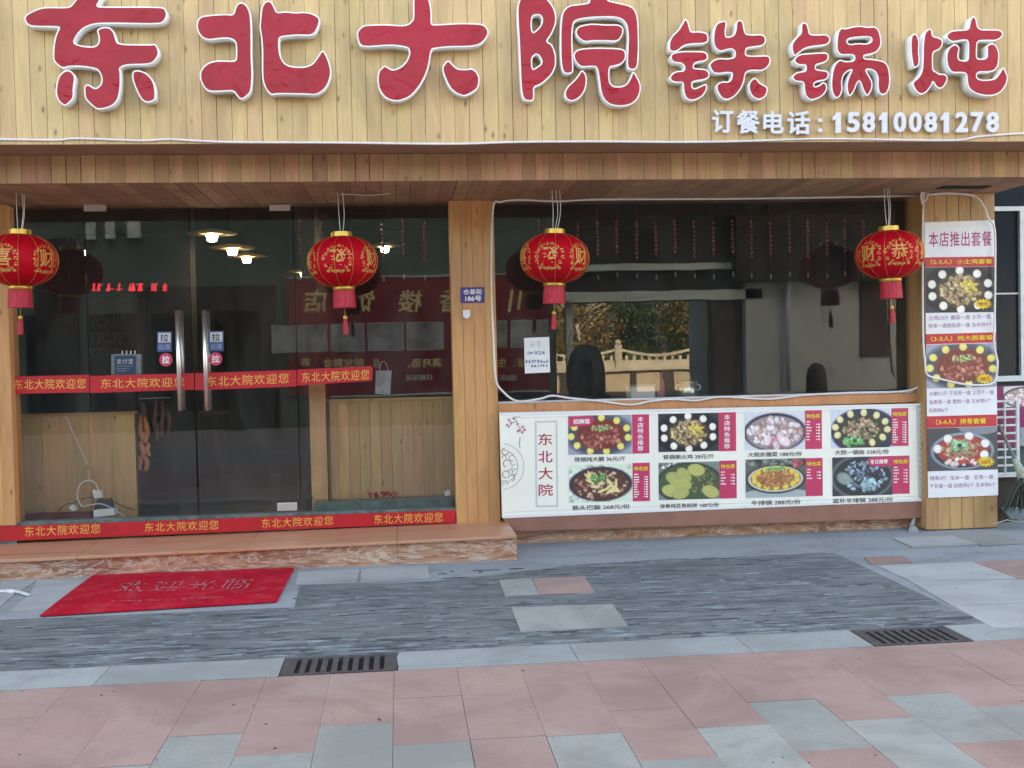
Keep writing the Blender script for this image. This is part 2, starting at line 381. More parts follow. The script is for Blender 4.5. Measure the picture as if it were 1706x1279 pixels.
class MB:
    def __init__(s): s.v = []; s.f = []
    def add(s, vs, fs):
        k = len(s.v); s.v += [tuple(v) for v in vs]; s.f += [tuple(i+k for i in f) for f in fs]; return s
    def box(s, x0, x1, y0, y1, z0, z1):
        vs = [(x, y, z) for z in (z0, z1) for x, y in ((x0, y0), (x1, y0), (x1, y1), (x0, y1))]
        return s.add(vs, [(3, 2, 1, 0), (4, 5, 6, 7), (0, 1, 5, 4), (1, 2, 6, 5), (2, 3, 7, 6), (3, 0, 4, 7)])
    def hexa(s, b, t):
        """b, t: four corners each, anticlockwise seen from above"""
        return s.add(list(b)+list(t), [(3, 2, 1, 0), (4, 5, 6, 7), (0, 1, 5, 4), (1, 2, 6, 5), (2, 3, 7, 6), (3, 0, 4, 7)])
    def tube(s, pts, r, n=8, closed=False, caps=True):
        pts = [Vector(p) for p in pts]; N = len(pts); rs = r if isinstance(r, (list, tuple)) else [r]*N
        base = len(s.v); prev = None
        for i, p in enumerate(pts):
            if closed: d = pts[(i+1) % N]-pts[i-1]
            else: d = pts[min(i+1, N-1)]-pts[max(i-1, 0)]
            d.normalize()
            if prev is None:
                a = Vector((0, 0, 1)) if abs(d.z) < .9 else Vector((1, 0, 0)); a = (a-d*a.dot(d)).normalized()
            else: a = (prev-d*prev.dot(d)).normalized()
            prev = a; b = d.cross(a)
            for k in range(n):
                t = 2*math.pi*k/n; s.v.append(tuple(p+(a*math.cos(t)+b*math.sin(t))*rs[i]))
        for i in range(N if closed else N-1):
            j = (i+1) % N
            for k in range(n):
                q = (k+1) % n; s.f.append((base+i*n+k, base+i*n+q, base+j*n+q, base+j*n+k))
        if caps and not closed:
            s.f.append(tuple(base+k for k in range(n))[::-1]); s.f.append(tuple(base+(N-1)*n+k for k in range(n)))
        return s
    def lathe(s, prof, c=(0, 0, 0), n=24, rfun=None):
        """prof: (radius, z) list from bottom to top"""
        base = len(s.v)
        for i, (r, z) in enumerate(prof):
            for k in range(n):
                t = 2*math.pi*k/n; rr = r*(rfun(t, i) if rfun else 1)
                s.v.append((c[0]+rr*math.cos(t), c[1]+rr*math.sin(t), c[2]+z))
        for i in range(len(prof)-1):
            for k in range(n):
                q = (k+1) % n; s.f.append((base+i*n+k, base+i*n+q, base+(i+1)*n+q, base+(i+1)*n+k))
        s.f.append(tuple(base+k for k in range(n))[::-1]); s.f.append(tuple(base+(len(prof)-1)*n+k for k in range(n)))
        return s
    def ball(s, c, r, n=8, m=6, sc=(1, 1, 1)):
        prof = [(r*math.cos(t), r*math.sin(t)) for t in [math.pi*(i/m-.5) for i in range(m+1)]]
        prof[0] = (r*.02, -r); prof[-1] = (r*.02, r)
        k = len(s.v); s.lathe(prof, (0, 0, 0), n)
        for i in range(k, len(s.v)):
            v = s.v[i]; s.v[i] = (c[0]+v[0]*sc[0], c[1]+v[1]*sc[1], c[2]+v[2]*sc[2])
        return s
    def facade(s, px, Y, t):
        """prism on a plane parallel to the facade: px = photo points (clockwise from top left), front at Y, t thick"""
        f = [at(x, y, Y) for x, y in px]; b = [Vector((p.x, p.y+t, p.z)) for p in f]; n = len(px)
        fs = [tuple(range(n))[::-1], tuple(range(n, 2*n))]
        fs += [(i, (i+1) % n, (i+1) % n+n, i+n) for i in range(n)]
        return s.add(f+b, fs)
    def mesh(s, name='mesh'):
        me = bpy.data.meshes.new(name); me.from_pydata([tuple(v) for v in s.v], [], s.f); me.update()
        return me
    def build(s, name, m, parent=None, smooth=False, fix=True):
        me = s.mesh(name)
        if fix:
            b = bmesh.new(); b.from_mesh(me); bmesh.ops.recalc_face_normals(b, faces=b.faces); b.to_mesh(me); b.free()
        return put(name, me, m, parent, smooth)
def bevel(o, w=.004, seg=2):
    md = o.modifiers.new('b', 'BEVEL'); md.width = w; md.segments = seg; md.limit_method = 'ANGLE'; md.angle_limit = R(40); return o
def quadpx(x0, y0, x1, y1, s=-.025, sh=.0):
    """corners tl, tr, br, bl of a box whose lines slope by s; sh = sideways lean of its uprights"""
    d = s*(x1-x0); h = y1-y0
    return [(x0, y0), (x1, y0+d), (x1+sh*h, y1+d), (x0+sh*h, y1)]
def ink(name, px, Y, m, parent, t=.0012):
    return MB().facade(px, Y, t).build(name, m, parent)

_tc = {}
def text_mesh(body, offset=0.0, spacing=1.0, line=1.0, align='LEFT', res=3):
    key = (body, offset, spacing, line, align)
    if key not in _tc:
        c = bpy.data.curves.new('t', 'FONT'); c.body = body; c.offset = offset; c.space_character = spacing
        c.space_line = line; c.resolution_u = res; c.align_x = align
        o = bpy.data.objects.new('t', c); COL.objects.link(o); bpy.context.view_layer.update()
        dg = bpy.context.evaluated_depsgraph_get(); me = bpy.data.meshes.new_from_object(o.evaluated_get(dg))
        V = np.array([v.co[:] for v in me.vertices]); F = [tuple(p.vertices) for p in me.polygons]
        bpy.data.objects.remove(o); bpy.data.curves.remove(c); bpy.data.meshes.remove(me)
        V[:, 0] -= V[:, 0].min(); V[:, 1] -= V[:, 1].min()
        _tc[key] = (V, F)
    return _tc[key]
def text(name, body, q, Y, m, parent, offset=.012, depth=0.0, mirror=False, shear=0, fn=None, **kw):
    """writing fitted into the four-corner box q (tl, tr, br, bl in photo points) on plane Y"""
    # heavier strokes: the same glyph again, shifted a little each way, every copy a hair further out
    V, F = text_mesh(body, 0.0, **kw); W = V[:, 0].max(); H = V[:, 1].max()
    bo = offset*.9; P = []; FF = []; nv = len(V)
    sh = [(0, 0)] if bo <= .004 else [(-bo, 0), (bo, 0), (0, -bo), (0, bo)] if bo < .02 else [(bo*math.cos(a), bo*math.sin(a)) for a in np.linspace(0, 2*math.pi, 9)[:-1]]
    W2, H2 = W+2*bo, H+2*bo
    hair = []
    for k, (sx, sy) in enumerate(sh):
        FF += [tuple(i+k*nv for i in f) for f in F]; hair += [k*.00006]*nv
    V = np.vstack([V+np.array([bo+sx, bo+sy, 0]) for sx, sy in sh]); F = FF; W, H = W2, H2
    for x, y, _ in V:
        u = x/W; v = y/H
        if mirror: u = 1-u
        u = u + shear*(v-.5)
        tx = q[0][0]*(1-u)+q[1][0]*u; ty = q[0][1]*(1-u)+q[1][1]*u
        bx = q[3][0]*(1-u)+q[2][0]*u; by = q[3][1]*(1-u)+q[2][1]*u
        p = (tx*v+bx*(1-v), ty*v+by*(1-v)); P.append(fn(*p) if fn else at(p[0], p[1], Y))
    ax = Vector((0, 0, 1)) if (fn and Y == 0 and not mirror) else (Vector((0, 1, 0)) if mirror else Vector((0, -1, 0)))
    P = [p+ax*h_ for p, h_ in zip(P, hair)]
    b = MB(); b.add(P, F)
    if depth:
        me = b.mesh(); bm = bmesh.new(); bm.from_mesh(me); bmesh.ops.remove_doubles(bm, verts=bm.verts, dist=1e-5)
        r = bmesh.ops.extrude_face_region(bm, geom=bm.faces[:]); vs = [g for g in r['geom'] if isinstance(g, bmesh.types.BMVert)]
        bmesh.ops.translate(bm, verts=vs, vec=(0, -depth, 0)); bmesh.ops.recalc_face_normals(bm, faces=bm.faces); bm.to_mesh(me); bm.free()
        return put(name, me, m, parent)
    return b.build(name, m, parent, fix=False)

def plank_mesh(wd, L, t=.014, c=.0016):
    b = MB(); h = wd/2
    pr = [(-h, 0), (-h, -t+c), (-h+c, -t), (h-c, -t), (h, -t+c), (h, 0)]; n = 6
    b.add([(x, y, 0) for x, y in pr]+[(x, y, L) for x, y in pr], [tuple(range(n)), tuple(range(n, 2*n))[::-1]]+[(i, i+n, (i+1) % n+n, (i+1) % n) for i in range(n)])
    me = b.mesh('plank'); bm = bmesh.new(); bm.from_mesh(me); bmesh.ops.recalc_face_normals(bm, faces=bm.faces); bm.to_mesh(me); bm.free()
    return me
def planks(parent, x0, x1, wd, z0, z1, Y, m, rot=None, name='plank', jit=.0016, t=.014):
    """a row of planks side by side along X; their backs at Y + t, faces at Y"""
    n = max(1, round((x1-x0)/wd)); w_ = (x1-x0)/n
    me = [plank_mesh(w_-g, z1-z0, t) for g in (.0006, .0012, .0016, .0026, .0045)]
    for q in me: q.materials.append(MAT[m])
    for i in range(n):
        o = bpy.data.objects.new(name, random.choice(me)); COL.objects.link(o); o.parent = parent
        L = Matrix.Translation((x0+w_*(i+.5), Y+t+random.uniform(0, jit), z0))
        if rot == 'soffit':   # lies flat overhead, long axis along Y, face down
            L = Matrix.Translation((x0+w_*(i+.5), Y, z0)) @ Matrix(((1, 0, 0, 0), (0, 0, 1, 0), (0, -1, 0, 0), (0, 0, 0, 1)))
            L = Matrix.Translation((x0+w_*(i+.5), z0, Y+t+random.uniform(0, jit))) @ Matrix(((1, 0, 0, 0), (0, 0, 1, 0), (0, 1, 0, 0), (0, 0, 0, 1)))
        o.matrix_world = L
        o.matrix_parent_inverse = Matrix.Translation(-parent.location); o.matrix_basis = L

# =================================================================== BIG STRUCTURE
XL, XR = -5.6, 4.95            # the shopfront's ends
YP, YG = 8.95, 9.04            # face of posts, plane of the glass
ZS, ZB, ZT = 2.781, 2.975, 4.45  # soffit, sign bottom, sign top
YB, YSg = 7.94, 7.56           # beam face, sign face
GX = 3.0

# sky is the World; ground sheet to the horizon
tag(MB().box(-250, 250, -250, 250, -.5, -.03).build('ground', 'far_paving'), kind='structure')

bld = thing('restaurant_building', 'rendered building with the restaurant below, its unseen height set to cast shade', 'building', (0, 12, 0))
MB().box(-16, 16, 9.3, 20, 3.5, 20).build('shading_upper_wall', 'render_wall', bld)  # unseen storeys, raised high enough to keep the street side in shade
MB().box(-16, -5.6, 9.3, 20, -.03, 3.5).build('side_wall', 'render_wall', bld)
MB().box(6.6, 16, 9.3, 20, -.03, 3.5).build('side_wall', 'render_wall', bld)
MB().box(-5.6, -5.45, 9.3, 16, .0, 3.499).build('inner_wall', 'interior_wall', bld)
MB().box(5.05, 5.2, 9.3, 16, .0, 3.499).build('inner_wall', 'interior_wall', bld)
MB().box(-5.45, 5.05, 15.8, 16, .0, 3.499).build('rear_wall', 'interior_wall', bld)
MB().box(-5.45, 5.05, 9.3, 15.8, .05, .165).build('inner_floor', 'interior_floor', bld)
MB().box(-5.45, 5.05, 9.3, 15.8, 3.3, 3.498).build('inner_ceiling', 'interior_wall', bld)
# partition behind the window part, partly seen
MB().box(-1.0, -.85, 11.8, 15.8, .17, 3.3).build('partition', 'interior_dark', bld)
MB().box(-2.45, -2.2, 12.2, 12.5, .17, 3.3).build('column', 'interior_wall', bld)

# --- sign fascia
sg = thing('sign_fascia', 'pale pine plank fascia that carries the red shop name', 'fascia', (0, YSg, ZB))
MB().box(XL, XR, YSg+.016, 8.9, ZB+.02, ZT).build('backing', 'gap', sg)
planks(sg, XL, XR, .0985, ZB, ZT, YSg, 'sign_wood')
MB().box(XL, XR, YSg+.002, YB-.002, ZB-.001, ZB+.016).build('underside_board', 'beam_wood', sg)
# --- canopy: beam strip and soffit
cn = thing('canopy_beam', 'pine plank beam and soffit below the sign fascia, darkened for varnish and shade', 'canopy', (0, YB, ZS))
MB().box(XL, XR, YB+.016, YP+.3, ZS+.018, ZB-.004).build('core', 'gap', cn)
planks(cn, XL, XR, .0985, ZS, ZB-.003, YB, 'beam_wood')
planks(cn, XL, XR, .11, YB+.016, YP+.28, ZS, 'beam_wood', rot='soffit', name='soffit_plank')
p = gr(1605, 312, ZS-.002)
MB().box(p.x-.2, p.x+.2, p.y-.07, p.y+.07, ZS-.006, ZS-.001).build('vent_slot', 'pit', cn)

# --- posts (each a thing of planks round a core)
def post(x0, x1, yf, z0, z1, n, label, m='post_wood'):
    t = thing('wooden_post', label, 'post', ((x0+x1)/2, yf, z0))
    MB().box(x0+.004, x1-.004, yf+.016, yf+.2, z0, z1-.002).build('core', 'gap', t)
    planks(t, x0, x1, (x1-x0)/n, z0+.003, z1-.003, yf, m)
    MB().box(x0, x0+.003, yf+.017, yf+.2, z0+.003, z1-.003).build('side_board', m, t)
    MB().box(x1-.003, x1, yf+.017, yf+.2, z0+.003, z1-.003).build('side_board', m, t)
    return t
xa = at(748, 340, YP).x; xb = at(822.5, 345, YP).x
post(-3.9, at(8, 340, YP).x, YP, at(8, 876, YP).z, ZS, 10, 'broad pine post at the left end of the glass entrance')
post(xa, xb, YP, .172, ZS, 4, 'pine plank post between the glass entrance and the window')
post(at(1541, 700, 8.78).x, at(1660.5, 700, 8.78).x, 8.78, .0, ZS, 6, 'pine post with the tall set-menu poster at the right end', 'side_wood')
# canopy side rib over the right post is the canopy itself

# --- marble step under the doors
st = thing('marble_step', 'red brown marble step along the front of the glass doors', 'step', (-1, 8.25, 0))
xr = .842
def zt(x): return .148+(x+2.88)*.0087
segs = [XL, -4.4, -3.55, -2.35, -1.15, -.05, xr]
for a, b in zip(segs[:-1], segs[1:]):
    MB().hexa([(a+.001, 8.262, -.02), (b-.001, 8.262, -.02), (b-.001, 8.30, -.02), (a+.001, 8.30, -.02)], [(a+.001, 8.262, zt(a)-.024), (b-.001, 8.262, zt(b)-.024), (b-.001, 8.30, zt(b)-.024), (a+.001, 8.30, zt(a)-.024)]).build('riser_slab', 'marble', st)
    bevel(MB().hexa([(a+.001, 8.235, zt(a)-.0235), (b-.001, 8.235, zt(b)-.0235), (b-.001, 9.3, zt(b)-.0235), (a+.001, 9.3, zt(a)-.0235)], [(a+.001, 8.235, zt(a)), (b-.001, 8.235, zt(b)), (b-.001, 9.3, zt(b)), (a+.001, 9.3, zt(a))]).build('tread_slab', 'marble_top', st), .004)
MB().box(XL, xr-.002, 8.301, 9.3, -.02, .118).build('core', 'gap', st)
MB().box(xr-.0015, xr, 8.264, 9.0, -.02, .148).build('end_slab', 'marble', st)
# --- marble plinth and dwarf wall under the big window
pl = thing('window_plinth', 'low wall with marble plinth and brown trim under the menu board', 'wall', (2.6, YP, 0))
xw0 = xb; xw1 = at(1541, 700, 8.98).x+.1
for i in range(6):
    a = xr+.002+(xw1-xr)*i/6; b = xr+.002+(xw1-xr)*(i+1)/6
    MB().box(a, b-.002, 8.96, 8.99, -.02, .13).build('plinth_slab', 'marble', pl)
MB().box(xw0+.01, xw1, 8.992, 9.3, -.02, 1.09).build('core', 'gap', pl)
bevel(MB().facade([(838, 862), (1546, 834), (1546, 863), (846, 886)], 8.86, .12).build('brown_trim', 'brown_trim', pl), .004)
o = MB().box(xw0, xw1, 8.93, 9.04, 1.055, 1.135).build('window_board', 'post_wood', pl); bevel(o, .004)

# =================================================================== PAVING
pv = tag(MB().box(-12, 14, -6, 9.3, -.0295, -.02).build('pavement', 'far_paving'), kind='structure')
def slab(x0, x1, y0, y1, m, name='paving_stone', dz=.0, gap=.002):
    b = MB(); g = gap; z = dz
    b.box(x0+g, x1-g, y0+g, y1-g, -.0199, z)
    o = b.build(name, m, pv); return o
HT = 1.55
# the pink field: columns .3077 wide, staggered ends; grey stones where the photograph has them
W = .3077; X0 = -.372
L = .60
# per column: (y of a joint, [rows that are grey]) rows counted from that joint towards the camera
pat = {}
def gy(x, y): return gr(x, y).y
cols = {  # column index k (k=0 starts at X0): joint at the top edge of the grey run, number of grey stones
 -3: (gy(190, 1277), 1), -2: (gy(345, 1224), 1), -1: (gy(459, 1256), 1), 0: (gy(595, 1207), 2), 1: (gy(722, 1238), 1), 2: (gy(850, 1150)-.02, 0),
 3: (gy(974, 1223), 2), 4: (gy(1072, 1181), 0), 5: (gy(1222, 1209), 2), 6: (gy(1304, 1167), 1), 7: (gy(1460, 1198), 2), 8: (gy(1527, 1157), 1)}
YT = 5.445
for k in range(-12, 22):
    xa_ = X0+W*k; xb_ = xa_+W
    if k in cols: yj, ng = cols[k]
    else: yj, ng = 4.75-.3*(k % 2)-.04*((k*7) % 3), (1 if k in (9, 11, 14) else 0)
    if k == 10: ng = 0
    y = yj
    ys = [y-L*i for i in range(0, 6)]
    for i in range(5):
        if ys[i] < 2.2: break
        m = 'grey_stone' if i < ng else 'pink_stone'
        if k in (4,) and i == 1: m = 'grey_stone'
        if k in (6,) and i == 1: m = 'pink_stone'
        if k in (8,) and i == 1: m = 'pink_stone'
        slab(xa_, xb_, ys[i+1], ys[i], m, dz=random.uniform(-.0015, .0012), gap=random.choice((.0006, .0009, .0015)))
    y = yj
    while y < YT-.01:
        y2 = min(y+L, YT)
        if YT-y2 < .08: y2 = YT
        slab(xa_, xb_, y, y2, 'pink_stone', dz=random.uniform(-.001, .001), gap=random.choice((.0004, .0007, .0011)))
        y = y2
# grey granite strip beside the pink field, with the two drain grates let in
YS1 = gr(853, 1077).y
g1 = [gr(474, 1098), gr(662, 1091), gr(664, 1118), gr(468, 1126)]
g1x = (gr(470, 1110).x, gr(663, 1105).x); g2x = (gr(1437, 1064).x, gr(1612, 1062).x)
x = -6.0
while x < 12:
    nx = x+.9
    for gx in (g1x, g2x):
        if x < gx[0] < nx: nx = gx[0]
        if abs(x-gx[0]) < 1e-6: nx = gx[1]
    if not any(abs(x-gx[0]) < 1e-6 for gx in (g1x, g2x)):
        slab(x, nx, YT+.002, YS1, 'strip_stone', 'kerb_stone', dz=.0005)
    x = nx
# slate field
xs1 = gr(1425, 936).x
def poly_sheet(pts, m, name, z=0., th=.019):
    n = len(pts); b = MB()
    b.add([(p[0], p[1], z) for p in pts]+[(p[0], p[1], z-th) for p in pts], [tuple(range(n)), tuple(range(n, 2*n))[::-1]]+[(i, (i+1) % n, (i+1) % n+n, i+n) for i in range(n)])
    return b.build(name, m, pv)
ysl = gy(1100, 932)
def wav(x0, x1, y, n, a):
    return [(x0+(x1-x0)*i/n, y+random.uniform(-a, a)) for i in range(n+1)]
sl = poly_sheet([(-6, YS1+.002), (gr(1657, 1046).x, YS1+.002), (xs1, ysl)]+wav(xs1-.05, gr(985, 935).x, ysl, 18, .03)+[(gr(720, 965).x, gy(720, 968)), (gr(500, 974).x, gy(500, 974)), (gr(495, 1000).x, gy(400, 1015)), (-1.9, gy(60, 1030)), (-6, gy(60, 1024))], 'slate', 'slate_paving', -.002, .017)
poly_sheet([(-6, 5.9), (7.5, 5.9), (9, 9.3), (-6, 9.3)], 'cement', 'cement_bed', -.0065, .013)
# broken flakes lying proud of the slate bed, and chipped dark hollows
def in_slate(x_, y_):
    if x_ > xs1-.1 or y_ < YS1+.03: return False
    if x_ < gr(500, 974).x and y_ > gy(60, 1030)-.06: return False
    if x_ < gr(720, 965).x and y_ > gy(600, 974)-.06: return False
    return y_ < ysl-.05
for nm, mt, cnt, zz_, rn in (('slate_flakes', 'flake_pale', 330, .0016, random.Random(3)), ('slate_chips', 'flake_dark', 300, .0002, random.Random(9))):
    fb = MB(); k_n = 0
    while k_n < cnt:
        x_ = rn.uniform(-3.6, xs1); y_ = rn.uniform(YS1, 8.0)
        if rn.random() < .35: y_ = YS1+abs(rn.gauss(0, .22))
        if not in_slate(x_, y_): continue
        ln = rn.choice((.03, .05, .08, .14, .24))*rn.uniform(.7, 1.3); wd_ = rn.uniform(.006, .017)*(1+ln*3); n_ = 9
        up_ = [(x_-ln/2+ln*i/n_, y_+wd_*.5*(1-abs(2*i/n_-1)**3)*rn.uniform(.3, 1.2)) for i in range(n_+1)]
        dn_ = [(x_-ln/2+ln*i/n_, y_-wd_*.5*(1-abs(2*i/n_-1)**3)*rn.uniform(.3, 1.2)) for i in range(n_-1, 0, -1)]
        pts = up_+dn_; m_ = len(pts); z_ = zz_+k_n*2e-6
        fb.add([(a, b, z_) for a, b in pts]+[(a*1, b, -.004) for a, b in pts], [tuple(range(m_))[::-1]]+[(i, i+m_, (i+1) % m_+m_, (i+1) % m_) for i in range(m_)])
        k_n += 1
    o = fb.build(nm, mt, pv); o['kind'] = 'stuff'
# inset stones in the slate field
def gslab(px, m, name='paving_stone', z=.0015):
    pts = [gr(*p) for p in px]
    return poly_sheet([(p.x, p.y) for p in pts][::-1], m, name, z, .008)
gslab([(831, 966), (885, 963), (898, 990), (842, 993)], 'grey_stone')
gslab([(886, 963), (974, 960), (991, 987), (899, 990)], 'pink_stone')
gslab([(852, 1012), (1020, 1006), (1047, 1043), (868, 1053)], 'grey_stone')
gslab([(1440, 928), (1505, 926), (1520, 937), (1452, 940)], 'pink_stone')
gslab([(1486, 896), (1605, 892), (1650, 906), (1520, 911)], 'cement_pale', z=.004)
gslab([(1590, 893), (1668, 891), (1706, 905), (1636, 909)], 'grey_stone', z=.006)
gslab([(1462, 942), (1700, 933), (1780, 962), (1518, 968)], 'cement_pale')
gslab([(1620, 936), (1760, 931), (1830, 958), (1700, 965)], 'pink_stone', z=.004)
gslab([(1519, 969), (1780, 964), (1850, 1000), (1585, 1008)], 'cement_pale')
gslab([(1587, 1009), (1860, 1001), (1920, 1038), (1655, 1046)], 'cement_pale', z=.0014)
for px in ([(497, 952), (600, 948), (594, 968), (492, 972)], [(602, 948), (712, 941), (716, 960), (600, 968)],
           [(0, 968), (60, 966), (20, 992), (-40, 994)], [(62, 966), (150, 962), (118, 988), (48, 992)], [(46, 994), (112, 990), (84, 1012), (16, 1016)], [(-50, 996), (18, 994), (-8, 1016), (-80, 1018)]):
    gslab(px, 'cement_pale', z=.0)
gslab([(660, 1092), (853, 1084), (853, 1100), (664, 1112)], 'strip_stone', z=.0018)

rn = random.Random(21); gb = MB()
for _ in range(150):
    x_, y_ = rn.uniform(-3.5, 5.5), rn.uniform(3.6, 8.1)
    if y_ > 5.4 and rn.random() < .4: continue
    sz = rn.uniform(.003, .009); gb.ball((x_, y_, .0015), sz, 5, 3, (1, rn.uniform(.4, 1), .3))
gb.build('grit', 'flake_dark', pv)['kind'] = 'stuff'
# drain grates
def grate(gx, label):
    t = thing('drain_grate', label, 'drain grate', ((gx[0]+gx[1])/2, (YT+YS1)/2, 0), 'cast iron drain grates in the pavement')
    a, b = gx; y0, y1 = YT+.01, YS1-.03
    MB().box(a+.004, b-.004, y0, y1, -.0195, -.016).build('pit', 'pit', t)
    fr = MB(); e = .028
    fr.box(a+.004, b-.004, y0, y0+e, -.0155, .002); fr.box(a+.004, b-.004, y1-e, y1, -.0155, .002)
    fr.box(a+.004, a+e, y0+e, y1-e, -.0155, .002); fr.box(b-e, b-.004, y0+e, y1-e, -.0155, .002)
    fr.build('frame', 'iron', t)
    n = 10; xx = np.linspace(a+e, b-e, n+1)
    for i in range(n):
        MB().box(xx[i]+.012 if i else xx[i], xx[i+1]-.012 if i < n-1 else xx[i+1], y0+e, y1-e, -.012, .001).build('bar', 'iron', t)
    return t
grate(g1x, 'iron drain grate in the strip below the red doormat')
grate(g2x, 'iron drain grate at the right corner of the dark slate paving')

# doormat
dm = thing('doormat', 'flat red carpet mat with worn lettering lying before the step', 'doormat', tuple(gr(280, 985)))
mp = [gr(66, 1027), gr(461, 1003), gr(490, 947), (gr(155, 959))]
b = MB(); n = 24; top = []
def mxy(u, v):
    p = mp[0]*(1-u)*(1-v)+mp[1]*u*(1-v)+mp[2]*u*v+mp[3]*(1-u)*v; return p
vs = []
for j in range(13):
    for i in range(n+1):
        p = mxy(i/n, j/12); z = .007+.004*max(0, math.sin(i*.55+j*.3))*(1 if j in (0, 12) or i in (0, n) else .4)
        vs.append((p.x, p.y, z))
fs = [(j*(n+1)+i, j*(n+1)+i+1, (j+1)*(n+1)+i+1, (j+1)*(n+1)+i) for j in range(12) for i in range(n)]
k = len(vs); vs += [(x_, y_, .0005) for x_, y_, z_ in vs]
edge = [i for i in range(n+1)]+[(j*(n+1)+n) for j in range(1, 13)]+[12*(n+1)+i for i in range(n-1, -1, -1)]+[j*(n+1) for j in range(11, 0, -1)]
fs += [(edge[i], edge[i]+k, edge[(i+1) % len(edge)]+k, edge[(i+1) % len(edge)]) for i in range(len(edge))]
b.add(vs, fs); b.build('carpet', 'mat_red', dm, smooth=False)
text('lettering', '欢迎光临', [(205, 969), (425, 963), (412, 980), (188, 987)], 0, 'mat_print', dm, .0, fn=lambda x, y: gr(x, y, .0135), spacing=1.25)
rn = random.Random(12); b = MB(); x_ = 186
while x_ < 372:       # second line, worn to traces of a cursive script
    w_ = rn.uniform(3, 9); y0 = 1003-(x_-186)*.035; pts = [(x_+w_*i/5, y0-3.2*abs(math.sin(i*1.25+x_))) for i in range(6)]
    for p0, p1 in zip(pts[:-1], pts[1:]): b.add([gr(p0[0], p0[1], .0135), gr(p0[0], p0[1]+1.1, .0135), gr(p1[0], p1[1]+1.1, .0135), gr(p1[0], p1[1], .0135)], [(0, 1, 2, 3)])
    x_ += w_+rn.choice((1, 2, 7))
b.build('lettering', 'mat_print', dm, fix=False)

# =================================================================== SIGN LETTERS
def L_(o, s, polys): return [[(o[0]+x/s, o[1]+y/s) for x, y in p] for p in polys]
CH = []
CH.append(('东', L_((30, 0), 6.558, [
 [(635,0),(590,65),(545,85),(290,82),(210,105),(105,155),(75,195),(95,255),(145,288),(450,290),(455,310),(420,380),(395,500),(390,640),(410,685),(485,745),(560,722),(700,722),(850,745),(890,775),(925,855),(910,930),(850,975),(800,945),(765,925),(730,945),(735,1060),(770,1110),(860,1190),(940,1185),(1040,1150),(1095,1080),(1118,960),(1120,800),(1105,740),(1180,705),(1430,700),(1490,670),(1535,600),(1530,530),(1495,482),(1465,492),(1090,488),(1065,420),(1045,345),(1000,303),(930,300),(865,330),(890,390),(890,470),(845,515),(740,512),(655,495),(600,465),(650,370),(720,300),(830,258),(1000,250),(1540,262),(1600,230),(1628,160),(1610,100),(1560,78),(900,80),(855,65),(895,0),(930,-60),(860,-120),(740,-110)],
 [(515,775),(570,772),(615,820),(620,870),(605,950),(605,1070),(560,1120),(510,1155),(440,1095),(418,1000),(430,900),(460,820)],
 [(1275,775),(1320,772),(1400,800),(1460,860),(1490,930),(1500,1020),(1495,1095),(1400,1118),(1345,1075),(1290,960),(1255,860),(1255,800)]]), []))
CH.append(('北', L_((320, 0), 7.104, [
 [(495,180),(520,80),(560,35),(610,38),(655,80),(685,150),(700,300),(700,720),(712,850),(700,1080),(640,1140),(590,1172),(550,1150),(500,1075),(440,1070),(330,1078),(210,1080),(150,1040),(105,950),(98,860),(140,790),(200,745),(300,720),(500,728),(530,700),(528,520),(500,470),(420,445),(300,455),(200,470),(120,440),(75,380),(60,310),(75,230),(120,195),(250,180),(400,172)],
 [(1000,155),(1100,140),(1230,155),(1330,145),(1430,165),(1515,220),(1490,320),(1445,400),(1380,418),(1250,410),(1100,425),(1030,440),(1025,530),(1035,640),(1070,730),(1130,780),(1230,798),(1350,795),(1430,760),(1490,680),(1545,590),(1590,660),(1640,800),(1640,900),(1600,1010),(1550,1070),(1470,1120),(1350,1110),(1000,1105),(940,1120),(880,1060),(840,950),(835,800),(838,600),(825,440),(805,330),(815,200),(830,80),(870,20),(930,15),(970,80)]]), []))
CH.append(('大', L_((585, 0), 7.104, [
 [(740,0),(742,180),(735,240),(690,285),(620,308),(400,292),(250,298),(140,305),(70,380),(85,480),(115,540),(200,552),(350,538),(500,532),(620,548),(690,570),(695,640),(660,730),(590,800),(500,832),(450,815),(400,775),(330,840),(315,940),(335,1060),(400,1150),(490,1190),(580,1190),(700,1140),(800,1030),(880,890),(920,760),(945,580),(1000,568),(1150,550),(1430,548),(1530,520),(1590,460),(1628,385),(1590,310),(1530,285),(1300,278),(1100,290),(980,296),(945,285),(948,150),(930,30),(900,-60),(830,-90),(760,-60)],
 [(1145,710),(1200,770),(1260,822),(1370,825),(1430,812),(1490,860),(1515,930),(1505,1020),(1470,1070),(1350,1135),(1270,1115),(1190,1060),(1140,980),(1100,880),(1078,800)]]), []))
